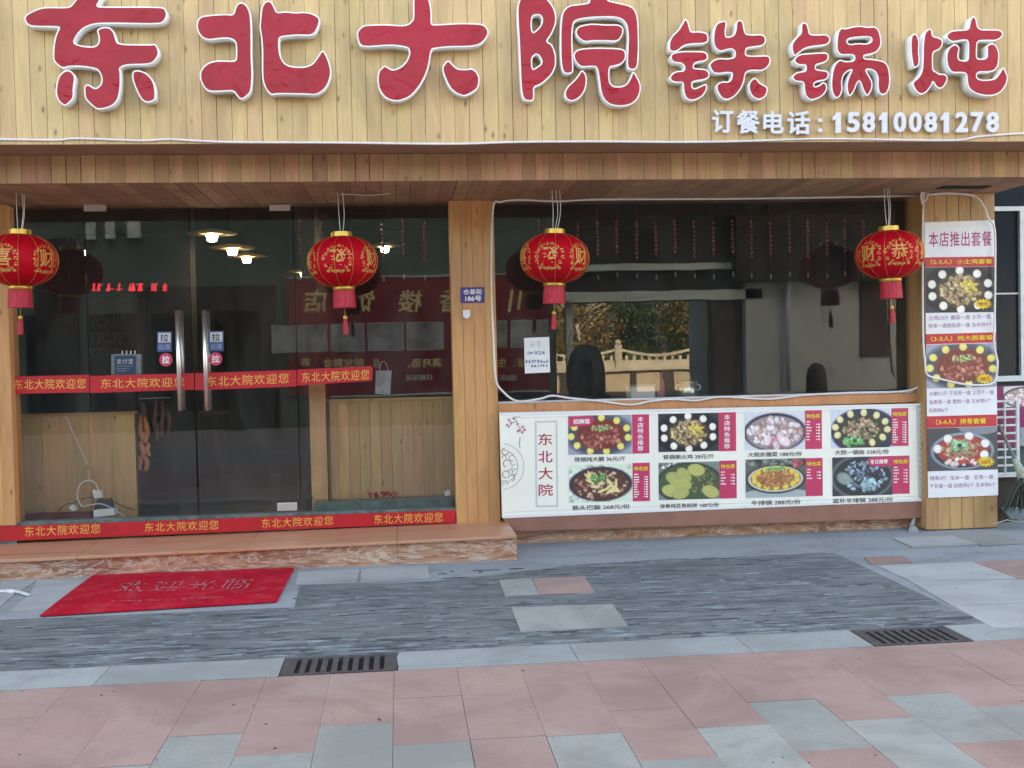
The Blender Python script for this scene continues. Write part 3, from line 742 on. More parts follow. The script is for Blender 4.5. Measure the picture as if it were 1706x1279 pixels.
CH.append(('院', L_((845, 0), 6.732, [
 [(140,0),(118,80),(122,250),(135,450),(145,700),(155,950),(170,1070),(200,1125),(290,1128),(298,1060),(292,975),(380,940),(440,890),(500,830),(540,740),(542,640),(520,550),(490,495),(432,468),(500,370),(540,270),(545,180),(520,90),(455,0),(400,-50),(250,-60),(170,-50)],
 [(925,0),(920,38),(780,55),(700,65),(640,110),(612,180),(600,350),(600,550),(605,700),(625,800),(660,825),(730,815),(735,760),(728,600),(722,400),(735,260),(780,215),(950,192),(1150,185),(1270,200),(1340,260),(1360,400),(1350,600),(1345,740),(1380,778),(1430,775),(1460,740),(1470,560),(1470,380),(1460,200),(1425,100),(1350,60),(1250,38),(1120,10),(1100,-50),(1000,-60),(940,-50)],
 [(770,345),(800,300),(880,280),(960,270),(1100,282),(1250,278),(1300,320),(1290,390),(1240,462),(1100,455),(940,455),(880,468),(820,440),(780,395)],
 [(750,600),(790,560),(880,545),(1000,540),(1150,542),(1280,550),(1325,580),(1325,660),(1280,715),(1200,738),(1145,745),(1135,850),(1145,930),(1190,975),(1280,975),(1340,950),(1385,880),(1410,800),(1450,860),(1490,940),(1490,1030),(1450,1120),(1380,1170),(1280,1190),(1160,1175),(1090,1120),(1050,1030),(1035,900),(1010,745),(930,742),(830,750),(775,700),(750,650)],
 [(835,790),(870,820),(888,880),(880,970),(850,1050),(780,1115),(710,1132),(660,1100),(645,1040),(680,970),(760,900),(805,840)]]),
 L_((845, 0), 6.732, [[(300,165),(370,162),(398,210),(385,280),(340,335),(290,375),(268,330),(268,240),(280,185)], [(320,600),(360,620),(392,680),(385,720),(330,760),(285,785),(270,730),(275,640)]])))
CH.append(('铁', L_((1100, 20), 8.525, [
 [(350,100),(385,130),(410,220),(430,290),(550,280),(670,305),(675,425),(600,445),(450,450),(330,470),(240,555),(130,560),(128,430),(170,340),(260,260),(315,170)],
 [(190,585),(300,562),(500,562),(620,565),(665,600),(668,670),(620,695),(530,705),(475,730),(460,800),(540,810),(640,815),(690,860),(690,920),(640,955),(500,975),(445,995),(445,1070),(480,1095),(550,1070),(655,1020),(655,1100),(600,1190),(500,1245),(400,1250),(350,1190),(330,1100),(325,990),(240,1000),(160,980),(135,925),(180,870),(240,845),(340,840),(350,770),(300,720),(190,715),(150,660),(155,610)],
 [(940,130),(920,250),(920,355),(980,360),(1050,330),(1075,260),(1085,140),(1120,115),(1170,140),(1185,250),(1210,320),(1300,328),(1440,320),(1490,360),(1490,430),(1450,475),(1350,490),(1220,505),(1205,560),(1210,625),(1350,630),(1520,620),(1560,660),(1550,740),(1500,800),(1430,830),(1300,822),(1205,850),(1185,980),(1140,1090),(1050,1200),(950,1245),(870,1220),(810,1120),(800,1030),(880,990),(960,1000),(1010,960),(1030,860),(940,855),(850,870),(760,868),(715,800),(700,740),(750,690),(830,660),(950,668),(1060,650),(1065,560),(1020,520),(940,530),(860,560),(790,520),(755,430),(760,300),(790,180),(850,140)],
 [(1335,935),(1380,970),(1400,1010),(1510,1065),(1520,1110),(1490,1200),(1400,1245),(1310,1200),(1265,1120),(1260,1030),(1285,980)]]), []))
CH.append(('锅', L_((1300, 25), 8.525, [
 [(310,110),(370,120),(395,200),(410,280),(520,285),(650,278),(705,330),(690,390),(640,425),(470,440),(350,465),(260,535),(195,585),(165,480),(170,400),(240,310),(300,260),(300,160)],
 [(275,560),(400,550),(560,540),(660,540),(680,590),(660,650),(580,685),(500,700),(490,775),(580,790),(670,800),(680,870),(640,920),(520,935),(470,970),(470,1020),(540,1015),(600,960),(650,980),(655,1060),(600,1140),(500,1195),(420,1200),(360,1150),(340,1050),(335,945),(220,940),(165,890),(210,830),(280,810),(365,800),(368,700),(270,710),(205,670),(203,615)],
 [(860,185),(920,200),(1050,165),(1150,160),(1240,178),(1340,165),(1400,230),(1425,350),(1425,430),(1370,520),(1290,550),(1180,570),(1180,625),(1300,630),(1450,655),(1520,710),(1550,850),(1550,980),(1520,1090),(1460,1135),(1400,1100),(1385,1000),(1390,880),(1350,800),(1280,765),(1200,770),(1240,850),(1295,940),(1300,1020),(1280,1080),(1230,1150),(1180,1070),(1150,970),(1115,925),(1080,970),(1040,1080),(980,1160),(945,1060),(950,950),(985,850),(1025,770),(960,785),(890,850),(865,950),(875,1050),(855,1130),(800,1185),(750,1130),(725,1030),(730,900),(750,770),(790,680),(850,635),(900,665),(1055,655),(1055,565),(960,560),(850,565),(800,490),(805,350),(825,240)]]),
 L_((1300, 25), 8.525, [[(990,325),(1120,310),(1270,305),(1305,340),(1290,385),(1220,415),(1100,405),(990,425),(935,390),(945,350)]])))
CH.append(('炖', L_((1500, 20), 8.525, [
 [(190,310),(235,335),(262,430),(252,560),(265,680),(255,760),(190,798),(165,680),(150,560),(150,420),(160,340)],
 [(400,240),(440,255),(450,350),(530,365),(595,400),(590,470),(550,530),(455,565),(450,690),(455,835),(500,850),(540,885),(630,885),(665,930),(645,1000),(600,1070),(550,1085),(500,1045),(460,970),(430,1050),(370,1130),(300,1170),(230,1130),(180,1040),(180,990),(260,930),(310,840),(320,700),(325,450),(345,300)],
 [(1030,55),(1070,100),(1095,250),(1250,255),(1400,255),(1455,300),(1430,360),(1350,405),(1230,400),(1085,405),(1075,550),(1075,670),(1190,672),(1235,640),(1235,550),(1230,480),(1280,450),(1340,460),(1385,540),(1395,650),(1380,760),(1330,830),(1240,850),(1120,845),(1072,880),(1080,945),(1150,970),(1250,970),(1350,950),(1410,870),(1460,780),(1490,860),(1520,920),(1500,1020),(1430,1130),(1330,1180),(1200,1185),(1060,1150),(970,1080),(950,990),(940,870),(860,855),(730,858),(680,790),(655,690),(660,580),(700,500),(780,455),(835,510),(810,600),(815,670),(860,695),(962,695),(968,550),(965,400),(880,395),(790,415),(730,420),(660,370),(660,320),(720,270),(850,260),(975,250),(990,130)]]), []))
def chaikin(p, n=2, a=.22):
    for _ in range(n):
        q = []
        for i in range(len(p)):
            A = p[i]; B = p[(i+1) % len(p)]
            q += [(A[0]*(1-a)+B[0]*a, A[1]*(1-a)+B[1]*a), (A[0]*a+B[0]*(1-a), A[1]*a+B[1]*(1-a))]
        p = q
    return p
def curve_mesh(loops, extrude, offset=0, bev=0):
    c = bpy.data.curves.new('c', 'CURVE'); c.dimensions = '2D'; c.fill_mode = 'BOTH'; c.extrude = extrude; c.offset = offset
    if bev: c.bevel_depth = bev; c.bevel_resolution = 1
    for lp in loops:
        s = c.splines.new('POLY'); s.points.add(len(lp)-1)
        for i, (x_, y_) in enumerate(lp): s.points[i].co = (x_, y_, 0, 1)
        s.use_cyclic_u = True
    o = bpy.data.objects.new('c', c); COL.objects.link(o); bpy.context.view_layer.update()
    me = bpy.data.meshes.new_from_object(o.evaluated_get(bpy.context.evaluated_depsgraph_get()))
    bpy.data.objects.remove(o); bpy.data.curves.remove(c); return me
YL = YSg-.105        # face of the letters
names = ['large red character 东 with white rim at the left end of the sign', 'large red character 北 with white rim, second in the shop name',
 'large red character 大 with white rim, third in the shop name', 'large red character 院 with white rim, fourth in the shop name',
 'smaller red character 铁 with white rim, just right of the large ones', 'smaller red character 锅 with white rim between 铁 and 炖', 'smaller red character 炖 with white rim at the right end']
for (chx, polys, holes), lab in zip(CH, names):
    loops = []
    for p in polys+holes:
        q = [at(x, y, YL) for x, y in chaikin(p)]; loops.append([(v.x, v.z) for v in q])
    cx = sum(v[0] for v in loops[0])/len(loops[0]); cz = min(v[1] for v in loops[0])
    t = thing('sign_letter', lab, 'sign letter', (cx, YL, cz), 'raised red characters of the shop name')
    def place(me, y, name, m):
        for v in me.vertices: v.co = (v.co.x, y-v.co.z, v.co.y)
        b = bmesh.new(); b.from_mesh(me); bmesh.ops.remove_doubles(b, verts=b.verts, dist=1e-6); bmesh.ops.recalc_face_normals(b, faces=b.faces); b.to_mesh(me); b.free()
        return put(name, me, m, t)
    place(curve_mesh(loops, .05, .0035), YL+.0535, 'letter_box', 'white_side')
    place(curve_mesh(loops, .0035, .0045), YL+.0005, 'rim', 'white_rim')
    f = place(curve_mesh(loops, .0012, -.0045), YL-.0045, 'face', 'letter_face')
# telephone lettering
ph = thing('phone_lettering', 'raised white acrylic telephone line 订餐电话：15810081278 under the small characters', 'lettering', tuple(at(1425, 205, YSg-.02)), )
for chx, a, b_, y0, y1 in (('订', 240, 340, 515, 625), ('餐', 355, 462, 517, 628), ('电', 480, 575, 522, 628), ('话', 592, 700, 522, 632), ('：', 735, 757, 556, 622)):
    q = quadpx(1100+a/2.815, y0/2.815, 1100+b_/2.815, y1/2.815, -.003)
    text('letter', chx, q, YSg-.022, 'acrylic', ph, offset=.026, depth=.018)
dg = '15810081278'
for i, c_ in enumerate(dg):
    x0_ = 1383+i*25.75; wd = 21 if c_ != '1' else 14
    x0_ += (22-wd)/2+ .5
    if c_ == '1':
        ph1 = [(x0_+5.5, 187), (x0_+13.5, 186.9), (x0_+13.5, 220.8), (x0_+5, 221), (x0_+5, 199), (x0_, 200.5), (x0_, 193.5), (x0_+3.5, 191.5)]
        MB().facade(ph1, YSg-.04, .018).build('letter', 'acrylic', ph); continue
    text('letter', c_, quadpx(x0_, 187, x0_+wd, 221, -.003), YSg-.022, 'acrylic', ph, offset=.04, depth=.018)

# white tube light along the sign's lower edge
def spl(pts, n=6):
    out = []; P = [Vector(p) for p in pts]
    for i in range(len(P)-1):
        p0 = P[max(i-1, 0)]; p1 = P[i]; p2 = P[i+1]; p3 = P[min(i+2, len(P)-1)]
        for k in range(n):
            t = k/n; out.append(.5*((2*p1)+(-p0+p2)*t+(2*p0-5*p1+4*p2-p3)*t*t+(-p0+3*p1-3*p2+p3)*t**3))
    out.append(P[-1]); return out
def cable(name, px, Y, r, m, label, cat='cable', parent=None, n=8):
    o = MB().tube(spl([at(x, y, Y) for x, y in px]), r, n).build(name, m, parent, smooth=True)
    if label: tag(o, label, cat)
    return o
cable('rope_light', [(-60, 232), (0, 232), (94, 233), (130, 230.5), (234, 234), (284, 232), (381, 236.5), (560, 237.5), (750, 239.5), (861, 236.5), (994, 235.5), (1130, 236.5), (1235, 235), (1377, 231), (1580, 233.7), (1633, 227), (1720, 221)], YSg-.008, .0075, 'cable', 'thin white light tube running along the lower edge of the sign', 'light tube')
cable('rope_light', [(1535, 325), (1500, 326), (1350, 329), (1200, 331), (1000, 332), (930, 335), (870, 333), (835, 336), (821, 350), (819, 480), (822, 560), (826, 630), (838, 652), (862, 668), (900, 664), (920, 659), (950, 663), (1000, 668), (1050, 674), (1085, 668), (1120, 665), (1160, 667), (1200, 661), (1260, 664), (1290, 664), (1340, 658), (1420, 654), (1500, 652), (1530, 644), (1539, 625)], 8.915, .0085, 'cable', 'white light tube looped round the edge of the big window', 'light tube')
cable('rope_light', [(1541, 318), (1538, 340), (1537, 450), (1538, 560), (1541, 600), (1545, 624), (1570, 632), (1608, 640), (1640, 641), (1658, 634), (1662, 605), (1661, 598), (1656, 572), (1657, 537), (1658, 450), (1657, 382), (1647, 364), (1638, 342), (1622, 326), (1580, 322), (1548, 324)], 8.725, .0085, 'cable', 'white light tube looped over the tall poster on the right post', 'light tube')
k_ = thing('cable_knot', 'small white knot of cable at the top of the right post', 'cable', tuple(at(1541, 322, 8.72)))
MB().tube(spl([at(x, y, 8.71) for x, y in [(1536, 340), (1534, 325), (1540, 316), (1546, 322), (1542, 334), (1535, 330), (1538, 318), (1545, 314)]]), .006, 6).build('loop', 'cable', k_, smooth=True)

# =================================================================== LANTERNS
def wrap_text(body, lon0, size, zc, Rr, Hh, m, parent, off=.0, emb='emblem'):
    V, F = text_mesh(body, off, res=2); Wd, Hd = V[:, 0].max(), V[:, 1].max(); s = size/max(Wd, Hd)
    me = bpy.data.meshes.new('e'); me.from_pydata([((x-Wd/2)*s, (y-Hd/2)*s, 0) for x, y, _ in V], [], F)
    b = bmesh.new(); b.from_mesh(me); bmesh.ops.triangulate(b, faces=b.faces)
    for _ in range(3):
        es = [e for e in b.edges if e.calc_length() > .02]
        if not es: break
        bmesh.ops.subdivide_edges(b, edges=es, cuts=1); bmesh.ops.triangulate(b, faces=b.faces)
    for v in b.verts:
        z = v.co.y+zc; rr = Rr*max(.05, 1-abs(z/Hh)**2.25)**.5+.0025; lon = lon0+v.co.x/Rr
        v.co = (rr*math.sin(lon), -rr*math.cos(lon), z)
    b.to_mesh(me); b.free(); return put(emb, me, m, parent)
def wrap_poly(pts, lon0, Rr, Hh, b):
    """flat piece of a print laid on the lantern"""
    vs = []
    for x, z in pts:
        rr = Rr*max(.05, 1-abs(z/Hh)**2.25)**.5+.0025; lon = lon0+x/Rr
        vs.append((rr*math.sin(lon), -rr*math.cos(lon), z))
    b.add(vs, [tuple(range(len(vs)))])
def ornament(lon0, Rr, Hh, parent, seed):
    """ring of curls and petals round a character"""
    rn = random.Random(seed); b = MB()
    for k in range(14):
        a = 2*math.pi*k/14+rn.uniform(-.1, .1); rr = .098+rn.uniform(-.008, .01)
        if -2.0 < a-math.pi*1.5 < .0 and False: continue
        cx, cz = rr*math.cos(a), rr*math.sin(a)*.92
        r0 = .014
        ring = [(cx+r0*math.cos(t), cz+r0*math.sin(t)) for t in np.linspace(0, 2*math.pi, 9)[:-1]]
        rin = [(cx+r0*.5*math.cos(t), cz+r0*.5*math.sin(t)) for t in np.linspace(0, 2*math.pi, 9)[:-1]]
        for i in range(8): 
            if (i+k) % 8 in (0, 5): continue
            wrap_poly([ring[i], ring[(i+1) % 8], rin[(i+1) % 8], rin[i]], lon0, Rr, Hh, b)
    for k in range(22):
        a = 2*math.pi*k/22; rr = .120
        p = [(rr*math.cos(a), rr*math.sin(a)*.9), ((rr-.017)*math.cos(a+.09), (rr-.017)*math.sin(a+.09)*.9), ((rr-.02)*math.cos(a-.05), (rr-.02)*math.sin(a-.05)*.9)]
        if k % 3: wrap_poly(p, lon0, Rr, Hh, b)
    for k in range(5):      # foot scrolls
        x0_ = (-.08+.04*k)
        wrap_poly([(x0_-.017, -.085), (x0_, -.076-.004*(k % 2)), (x0_+.017, -.086), (x0_+.008, -.097), (x0_-.009, -.096)], lon0, Rr, Hh, b)
    b.build('ornament', 'gold_print', parent)
LR, LH = .262, .196
def lantern(label, loc, marks, seed, extra):
    t = thing('lantern', label, 'lantern', loc, 'red palace lanterns hanging under the canopy', world=False)
    prof = [(LR*max(.0, 1-abs(z/LH)**2.25)**.5, z) for z in np.linspace(-LH*.985, LH*.985, 25)]
    body = MB().lathe(prof, n=96, rfun=lambda a, i: 1-.012*abs(math.sin(a*12))).build('shade', 'lantern', t, smooth=True)
    MB().lathe([(.078, LH-.02), (.08, LH-.018), (.078, LH+.024), (.07, LH+.026)], n=28).build('top_cap', 'gold', t)
    MB().lathe([(.078, -LH-.018), (.084, -LH-.01), (.084, -LH+.004), (.078, -LH+.014)], n=28).build('bottom_ring', 'gold', t, smooth=True)
    MB().lathe([(.084, -LH-.15), (.086, -LH-.149), (.079, -LH-.02), (.07, -LH-.015)], n=40, rfun=lambda a, i: 1+.03*math.sin(a*20)*(i < 2)).build('fringe', 'fringe', t)
    g = MB(); g.tube([(0, 0, -LH-.148), (0, 0, -LH-.205)], .0025, 6); g.build('tassel_cord', 'gold', t)
    ta = MB().lathe([(.02, -LH-.345), (.021, -LH-.34), (.017, -LH-.25), (.010, -LH-.235)], n=16).build('tassel', 'fringe', t)
    MB().ball((0, 0, -LH-.222), .0165, 12, 8, (1, 1, 1.1)).build('bead', 'gold', ta, smooth=True)
    rb = MB()
    for k in range(12):
        a = 2*math.pi*k/12+.2+seed*.07
        pts = []
        for z in np.linspace(-LH*.96, LH*.96, 19):
            rr = LR*max(.01, 1-abs(z/LH)**2.25)**.5+.001; pts.append((rr*math.cos(a), rr*math.sin(a), z))
        MB().tube(pts, .0017, 5).build('rib_wire', 'gold', t, smooth=True)
    zc = ZS-loc[2]
    for dx, sw in extra:
        MB().tube(spl([(dx*.4, 0, LH+.02), (dx*.9+sw, 0, (LH+zc)/2), (dx*.7, 0, zc-.001)], 5), .0026, 5).build('cord', 'cable', t, smooth=True)
    for ch, lon in marks:
        wrap_text(ch, R(lon), .13, .008, LR, LH, 'gold_print', t, .012)
        ornament(R(lon), LR, LH, t, seed+int(lon))
    t.rotation_euler = (R((.8, -1.2, 1.0, -.6)[seed-1]), R((1.6, -1.1, 1.8, -1.5)[seed-1]), 0)
    return t
YLN = 8.42
lantern('red lantern with a gold 喜 at the left edge, before the left glass pane', tuple(at(33, 433, YLN)), [('喜', -8), ('财', 62)], 1, [(-.03, .01), (.03, .0), (.05, -.01)])
lantern('red lantern with a gold ring emblem hanging before the right entrance pane', tuple(at(571, 436, YLN)), [('發', -6), ('财', 58), ('喜', -70)], 2, [(-.02, .005), (.03, 0)])
lantern('red lantern before the left end of the big window, beside the pine post', tuple(at(924, 430, YLN)), [('發', -17), ('财', 42), ('喜', -75)], 3, [(-.04, .02), (.0, .02), (.045, 0)])
lantern('red lantern with gold 恭 and 喜 before the right end of the window', tuple(at(1482, 424, YLN)), [('恭', -8), ('喜', 46), ('财', -62)], 4, [(-.03, .005), (.0, .01), (.025, 0)])
cable('loose_wire', [(566, 323), (590, 324), (620, 325), (650, 322)], 8.5, .003, 'cable', 'short loose white wire on the soffit above the second lantern', 'wire')

# =================================================================== ENTRANCE GLASS
def zpx(y, x, Y): return at(x, y, Y).z
YD = YG
ztop = ZS-.004
def pane(name, x0, x1, z0, z1, parent, Y=YD):
    return MB().box(x0, x1, Y, Y+.010, z0, z1).build(name, 'glass', parent)
X = lambda px, py=600, Y=YD: at(px, py, Y).x
zthr = .205
th = thing('threshold', 'dark stone threshold strip under the glass doors', 'threshold', (-1.2, 9.0, .17))
b = MB().facade([(0, 871), (760, 846), (760, 862), (0, 889)], 8.98, .14); bevel(b.build('strip', 'green_marble', th), .003)
MB().box(XL, -3.0, 8.96, 9.12, .12, .2).build('strip_end', 'green_marble', th)
fx = thing('fixed_pane', 'fixed glass pane left of the entrance doors', 'glass pane', (X(80), YD, zthr))
pane('glass', X(13), X(147.5), zthr-.01, ztop, fx)
fx2 = thing('fixed_pane', 'wide fixed glass pane between the right door and the pine post', 'glass pane', (X(620), YD, zthr))
pane('glass', X(495.5), xa+.02, zthr-.01, ztop, fx2)
def door(x0, x1, hx, label, lockx, topx):
    t = thing('glass_door', label, 'door', (X(x0), YD, zthr))
    pane('glass', X(x0), X(x1), zthr+.012, ztop-.03, t)
    h = MB(); zt0, zt1 = at(hx, 517, YD-.06).z, at(hx, 684, YD-.06).z; xh = at(hx, 600, YD-.06).x
    ha = MB().tube([(xh, YD-.065, zt1), (xh, YD-.065, zt0)], .0185, 16).build('handle', 'steel', t, smooth=True)
    MB().tube([(xh, YD+.075, zt1), (xh, YD+.075, zt0)], .0185, 16).build('inner_handle', 'steel', t, smooth=True)
    for zz in (zt1+.12, zt0-.12):
        MB().tube([(xh, YD-.065, zz), (xh, YD+.075, zz)], .009, 10).build('handle_bolt', 'steel', t, smooth=True)
    for (a, b_, y0, y1) in lockx:
        bevel(MB().box(X(a, y0), X(b_, y0), YD-.012, YD+.022, at(a, y1, YD).z, at(a, y0, YD).z).build('patch_fitting', 'steel', t), .002)
    return t
door(149, 322, 298, 'left glass entrance door with a long steel handle', [(140, 176, 341, 352)], 0)
door(324.5, 494, 342.5, 'right glass entrance door with a long steel handle', [(449, 483, 341, 351), (462, 495, 838, 851)], 0)
def decal(name, label, cat): return thing(name, label, cat, (0, YD-.004, 1.2))
# welcome strips
W7 = '东北大院欢迎您'
def band(q, tq, label, Y=YD-.003, group=None, m='band_red'):
    t = thing('welcome_band', label, 'banner', tuple(at(q[0][0], q[0][1], Y)), group)
    MB().facade(q, Y, .001).build('tape', m, t)
    for tt in tq: text('lettering', W7, tt, Y-.0012, 'band_gold', t, offset=.008, shear=.0, spacing=1.12)
    return t
G = 'red welcome strips across the entrance glass'
band([(12, 627.5), (149, 624), (149, 653.5), (13, 656)], [[(23, 632), (143, 630), (143, 647), (23, 649)]], 'red welcome strip on the fixed pane left of the doors', group=G)
band([(150, 626), (322.5, 621.5), (323, 649), (150, 654.5)], [[(168, 631), (307, 628), (307, 644), (168, 647)]], 'red welcome strip across the left glass door', group=G)
band([(324.5, 621.5), (494, 616), (494, 643.5), (325, 650)], [[(344, 627), (481, 621), (481, 638), (344, 644)]], 'red welcome strip across the right glass door', group=G)
band([(495.5, 615.5), (617, 610), (621, 613), (620, 634), (495.5, 642)], [[(503, 620), (615, 615), (615, 632), (503, 637)]], 'red welcome strip ending halfway over the wide fixed pane', group=G)
band([(-60, 879), (759, 849.5), (759, 870.5), (-60, 904)], [[(41, 877), (167, 872), (167, 888), (41, 894)], [(241, 871), (364, 866), (364, 882), (241, 886)], [(436, 864), (555, 859), (555, 874), (436, 880)], [(623, 857), (738, 853), (738, 869), (623, 873)]], 'long red welcome strip along the threshold above the marble step', Y=8.947)
# stickers
def sticker_pair(bx, by, cx, cy, which):
    t = thing('pull_sticker', f'small blue sticker with 拉 on the {which} door', 'sticker', tuple(at(bx, by, YD-.003)), 'blue pull stickers on the doors')
    MB().facade(quadpx(bx, by, bx+24.5, by+33.5, -.02), YD-.003, .001).build('sheet', 'print_blue', t)
    MB().facade(quadpx(bx+2, by+2, bx+22.5, by+18, -.02), YD-.0042, .001).build('label_field', 'menu_grey', t)
    text('lettering', '拉', quadpx(bx+5, by+3.5, bx+19, by+16.5, -.02), YD-.0056, 'print_black', t, .02)
    text('lettering', '拉酒', quadpx(bx+3, by+21, bx+21, by+30, -.02), YD-.0056, 'print_grey', t, .0)
    t2 = thing('pull_sticker', f'round red sticker with white 拉 on the {which} door', 'sticker', tuple(at(cx, cy, YD-.003)), 'round red pull stickers on the doors')
    MB().facade([(cx+11*math.cos(a), cy+11.3*math.sin(a)) for a in np.linspace(0, 2*math.pi, 25)[:-1]], YD-.003, .001).build('disc', 'print_pink', t2)
    text('lettering', '拉', quadpx(cx-6.5, cy-6.5, cx+6.5, cy+6.5, -.02), YD-.0046, 'print_white', t2, .03)
sticker_pair(261.8, 552.5, 276.4, 599, 'left'); sticker_pair(348, 551.5, 359.3, 597.6, 'right')
pb = thing('payment_sign', 'small blue and white payment sign 支付宝 hanging inside the left door', 'sign', tuple(at(208, 620, 9.12)))
bevel(MB().facade(quadpx(185, 590, 235, 624, -.01), 9.12, .05).build('box', 'bag', pb), .004)
MB().facade(quadpx(191, 592.5, 226, 622.5, -.01), 9.115, .002).build('blue_field', 'print_blue', pb)
text('lettering', '支付宝', quadpx(194, 597.5, 222, 606.5, -.01), 9.113, 'print_white', pb, .02)
for k in range(3): MB().facade(quadpx(194, 609+k*4, 221-k*5, 610.4+k*4, -.01), 9.113, .001).build('print_line', 'print_grey', pb)
for k in range(4): MB().tube([at(204+k*7, 590, 9.14), at(204+k*7, 584, 9.14)], .006, 8).build('clip', 'steel', pb)

# things right behind the entrance glass
def panel(name, label, x0, x1, y0, y1, Y, wd, m, s=-.02):
    t = thing(name, label, 'partition', tuple(at((x0+x1)/2, y1, Y)))
    a, b_ = at(x0, 700, Y).x, at(x1, 700, Y).x; z1 = at((x0+x1)/2, y0, Y).z; z0 = .17
    MB().box(a, b_, Y+.016, Y+.1, z0, z1).build('core', 'gap', t)
    planks(t, a, b_, wd, z0+.002, z1-.002, Y, m)
    MB().box(a-.01, b_+.01, Y-.01, Y+.11, z1, z1+.02).build('cap', m, t)
    return t
panel('low_partition', 'pine board partition behind the left glass pane', 30, 224, 692, 856, 9.42, .19, 'panel_wood')
panel('low_partition', 'pine plank partition behind the wide right pane', 545, 757, 667, 835, 9.36, .092, 'panel_wood')
pw = thing('inner_post', 'slim pine post behind the glass right of the doors', 'post', tuple(at(528, 850, 9.3)))
MB().box(at(516, 700, 9.3).x, at(543, 700, 9.3).x, 9.3, 9.42, .17, at(528, 622, 9.3).z).build('board', 'panel_wood', pw)
MB().box(at(546, 700, 9.3).x, at(548, 700, 9.3).x, 9.34, 9.359, .17, 1.5).build('edge', 'gap', pw)
pw = thing('inner_post', 'slim dark pine post behind the left pane beside hanging sausages', 'post', tuple(at(221, 700, 9.5)))
MB().box(at(195, 700, 9.53).x, at(224, 700, 9.53).x, 9.53, 9.6, .17, 1.38).build('board', 'interior_dark', pw)
sl_ = thing('inner_sill', 'green marble sill at the foot of the wide right pane', 'sill', tuple(at(640, 840, 9.15)))
bevel(MB().facade([(523, 838), (754, 829), (754, 845), (523, 855)], 9.1, .2).build('slab', 'green_marble', sl_), .006)
br = thing('berry_garland', 'small bunch of red berries on the green sill', 'garland', tuple(at(638, 826, 9.15)))
for k in range(26):
    x_ = 615+46*random.random(); c_ = at(x_, 829-random.random()*8-(x_-615)*.05, 9.14+random.random()*.05)
    MB().ball(c_, .0115, 8, 6).build('berry', 'berry', br, smooth=True)
MB().facade([(740, 820), (748, 816), (751, 824), (742, 827)], 9.14, .04).build('stone_chip', 'paper')
tag(bpy.data.objects['stone_chip'], 'pale stone chip on the green sill by the post', 'stone')
bg_ = thing('paper_bag', 'grey blue paper bag with handles hanging behind the right pane', 'bag', tuple(at(639, 657, 9.14)))
MB().facade([(626, 617.5), (652.5, 617), (650, 657), (625, 656)], 9.14, .06).build('body', 'bag', bg_)
MB().tube(spl([at(x, y, 9.15) for x, y in [(632, 618), (634, 606), (640, 602), (644, 608), (647, 617)]]), .0025, 5).build('handle', 'grey_cable', bg_, smooth=True)
# hanging sausages and corn
sg_ = thing('hanging_sausages', 'bunch of orange sausages and maize hanging beside the partition', 'sausages', tuple(at(240, 780, 9.5)))
for (x, y, rr, ln, m) in ((234, 690, .026, 46, 'orange_skin'), (243, 694, .024, 44, 'orange_skin'), (236, 735, .026, 30, 'orange_skin'), (246, 738, .02, 22, 'orange_skin'), (232, 760, .022, 24, 'orange_skin'), (243, 758, .022, 26, 'orange_skin'),
    (238, 670, .022, 36, 'brown_skin'), (258, 668, .02, 56, 'brown_skin'), (270, 668, .02, 60, 'brown_skin'), (280, 672, .018, 50, 'brown_skin'), (262, 700, .018, 34, 'brown_skin')):
    a_ = at(x, y, 9.5); b2 = at(x+2, y+ln, 9.5)
    pts = [a_.lerp(b2, t)+Vector((.008*math.sin(t*7+x), 0, 0)) for t in np.linspace(0, 1, 9)]
    MB().tube(pts, [rr*(.35+.65*math.sin(math.pi*min(max(t, .08), .92))**.5) for t in np.linspace(0, 1, 9)], 10).build('sausage', m, sg_, smooth=True)
MB().tube([at(232, 664, 9.5), at(284, 662, 9.5)], .004, 6).build('rail', 'steel', sg_)
# router, power strip and cables on the floor behind the left pane
rt_ = thing('router_box', 'small white router box on the floor behind the left pane', 'router', tuple(at(174, 862, 9.16)))
bevel(MB().facade([(156, 850), (190, 847), (191, 858), (156, 862)], 9.14, .12).build('case', 'white_plastic', rt_), .004)
bevel(MB().facade([(160, 833), (184, 831), (188, 846), (157, 849)], 9.2, .06).build('adapter', 'black_rubber', rt_), .004)
MB().ball(at(183, 854, 9.138), .003).build('light', 'bead_clear', rt_)
ps = thing('power_socket', 'white plug socket box lying tilted beside the router', 'socket', tuple(at(163, 829, 9.25)))
bevel(MB().facade([(153, 816), (168, 817), (170, 829), (157, 830)], 9.22, .05).build('case', 'white_plastic', ps), .003)
ps = thing('plug', 'white plug lying left of the router on red cloth', 'plug', tuple(at(120, 848, 9.2)))
bevel(MB().facade([(113, 845), (122, 840), (129, 848), (121, 852)], 9.16, .03).build('body', 'white_plastic', ps), .003)
cable('power_cable', [(108, 694), (113, 700), (120, 717), (126, 731), (136, 752), (146, 774), (149, 800)], 9.38, .0042, 'cable', 'white cable hanging down the board partition')
cable('power_cable', [(165, 820), (160, 806), (149, 800), (138, 803), (131, 812), (129, 828), (137, 843), (150, 841), (165, 839), (180, 843), (195, 852), (208, 860), (222, 861)], 9.18, .0048, 'cable', 'white cable coiled in a loop above the router')
cable('power_cable', [(97, 851), (110, 840), (122, 838), (140, 830), (160, 829), (185, 834), (205, 843), (225, 850)], 9.24, .0035, 'black_cable', 'thin black cable behind the white coil')
cl = MB().facade([(40, 859), (60, 856), (95, 856), (150, 854), (152, 864), (90, 867), (45, 868)], 9.18, .1).build('red_cloth', 'cloth_red'); tag(cl, 'folded dark red cloth on the floor behind the left pane', 'cloth')
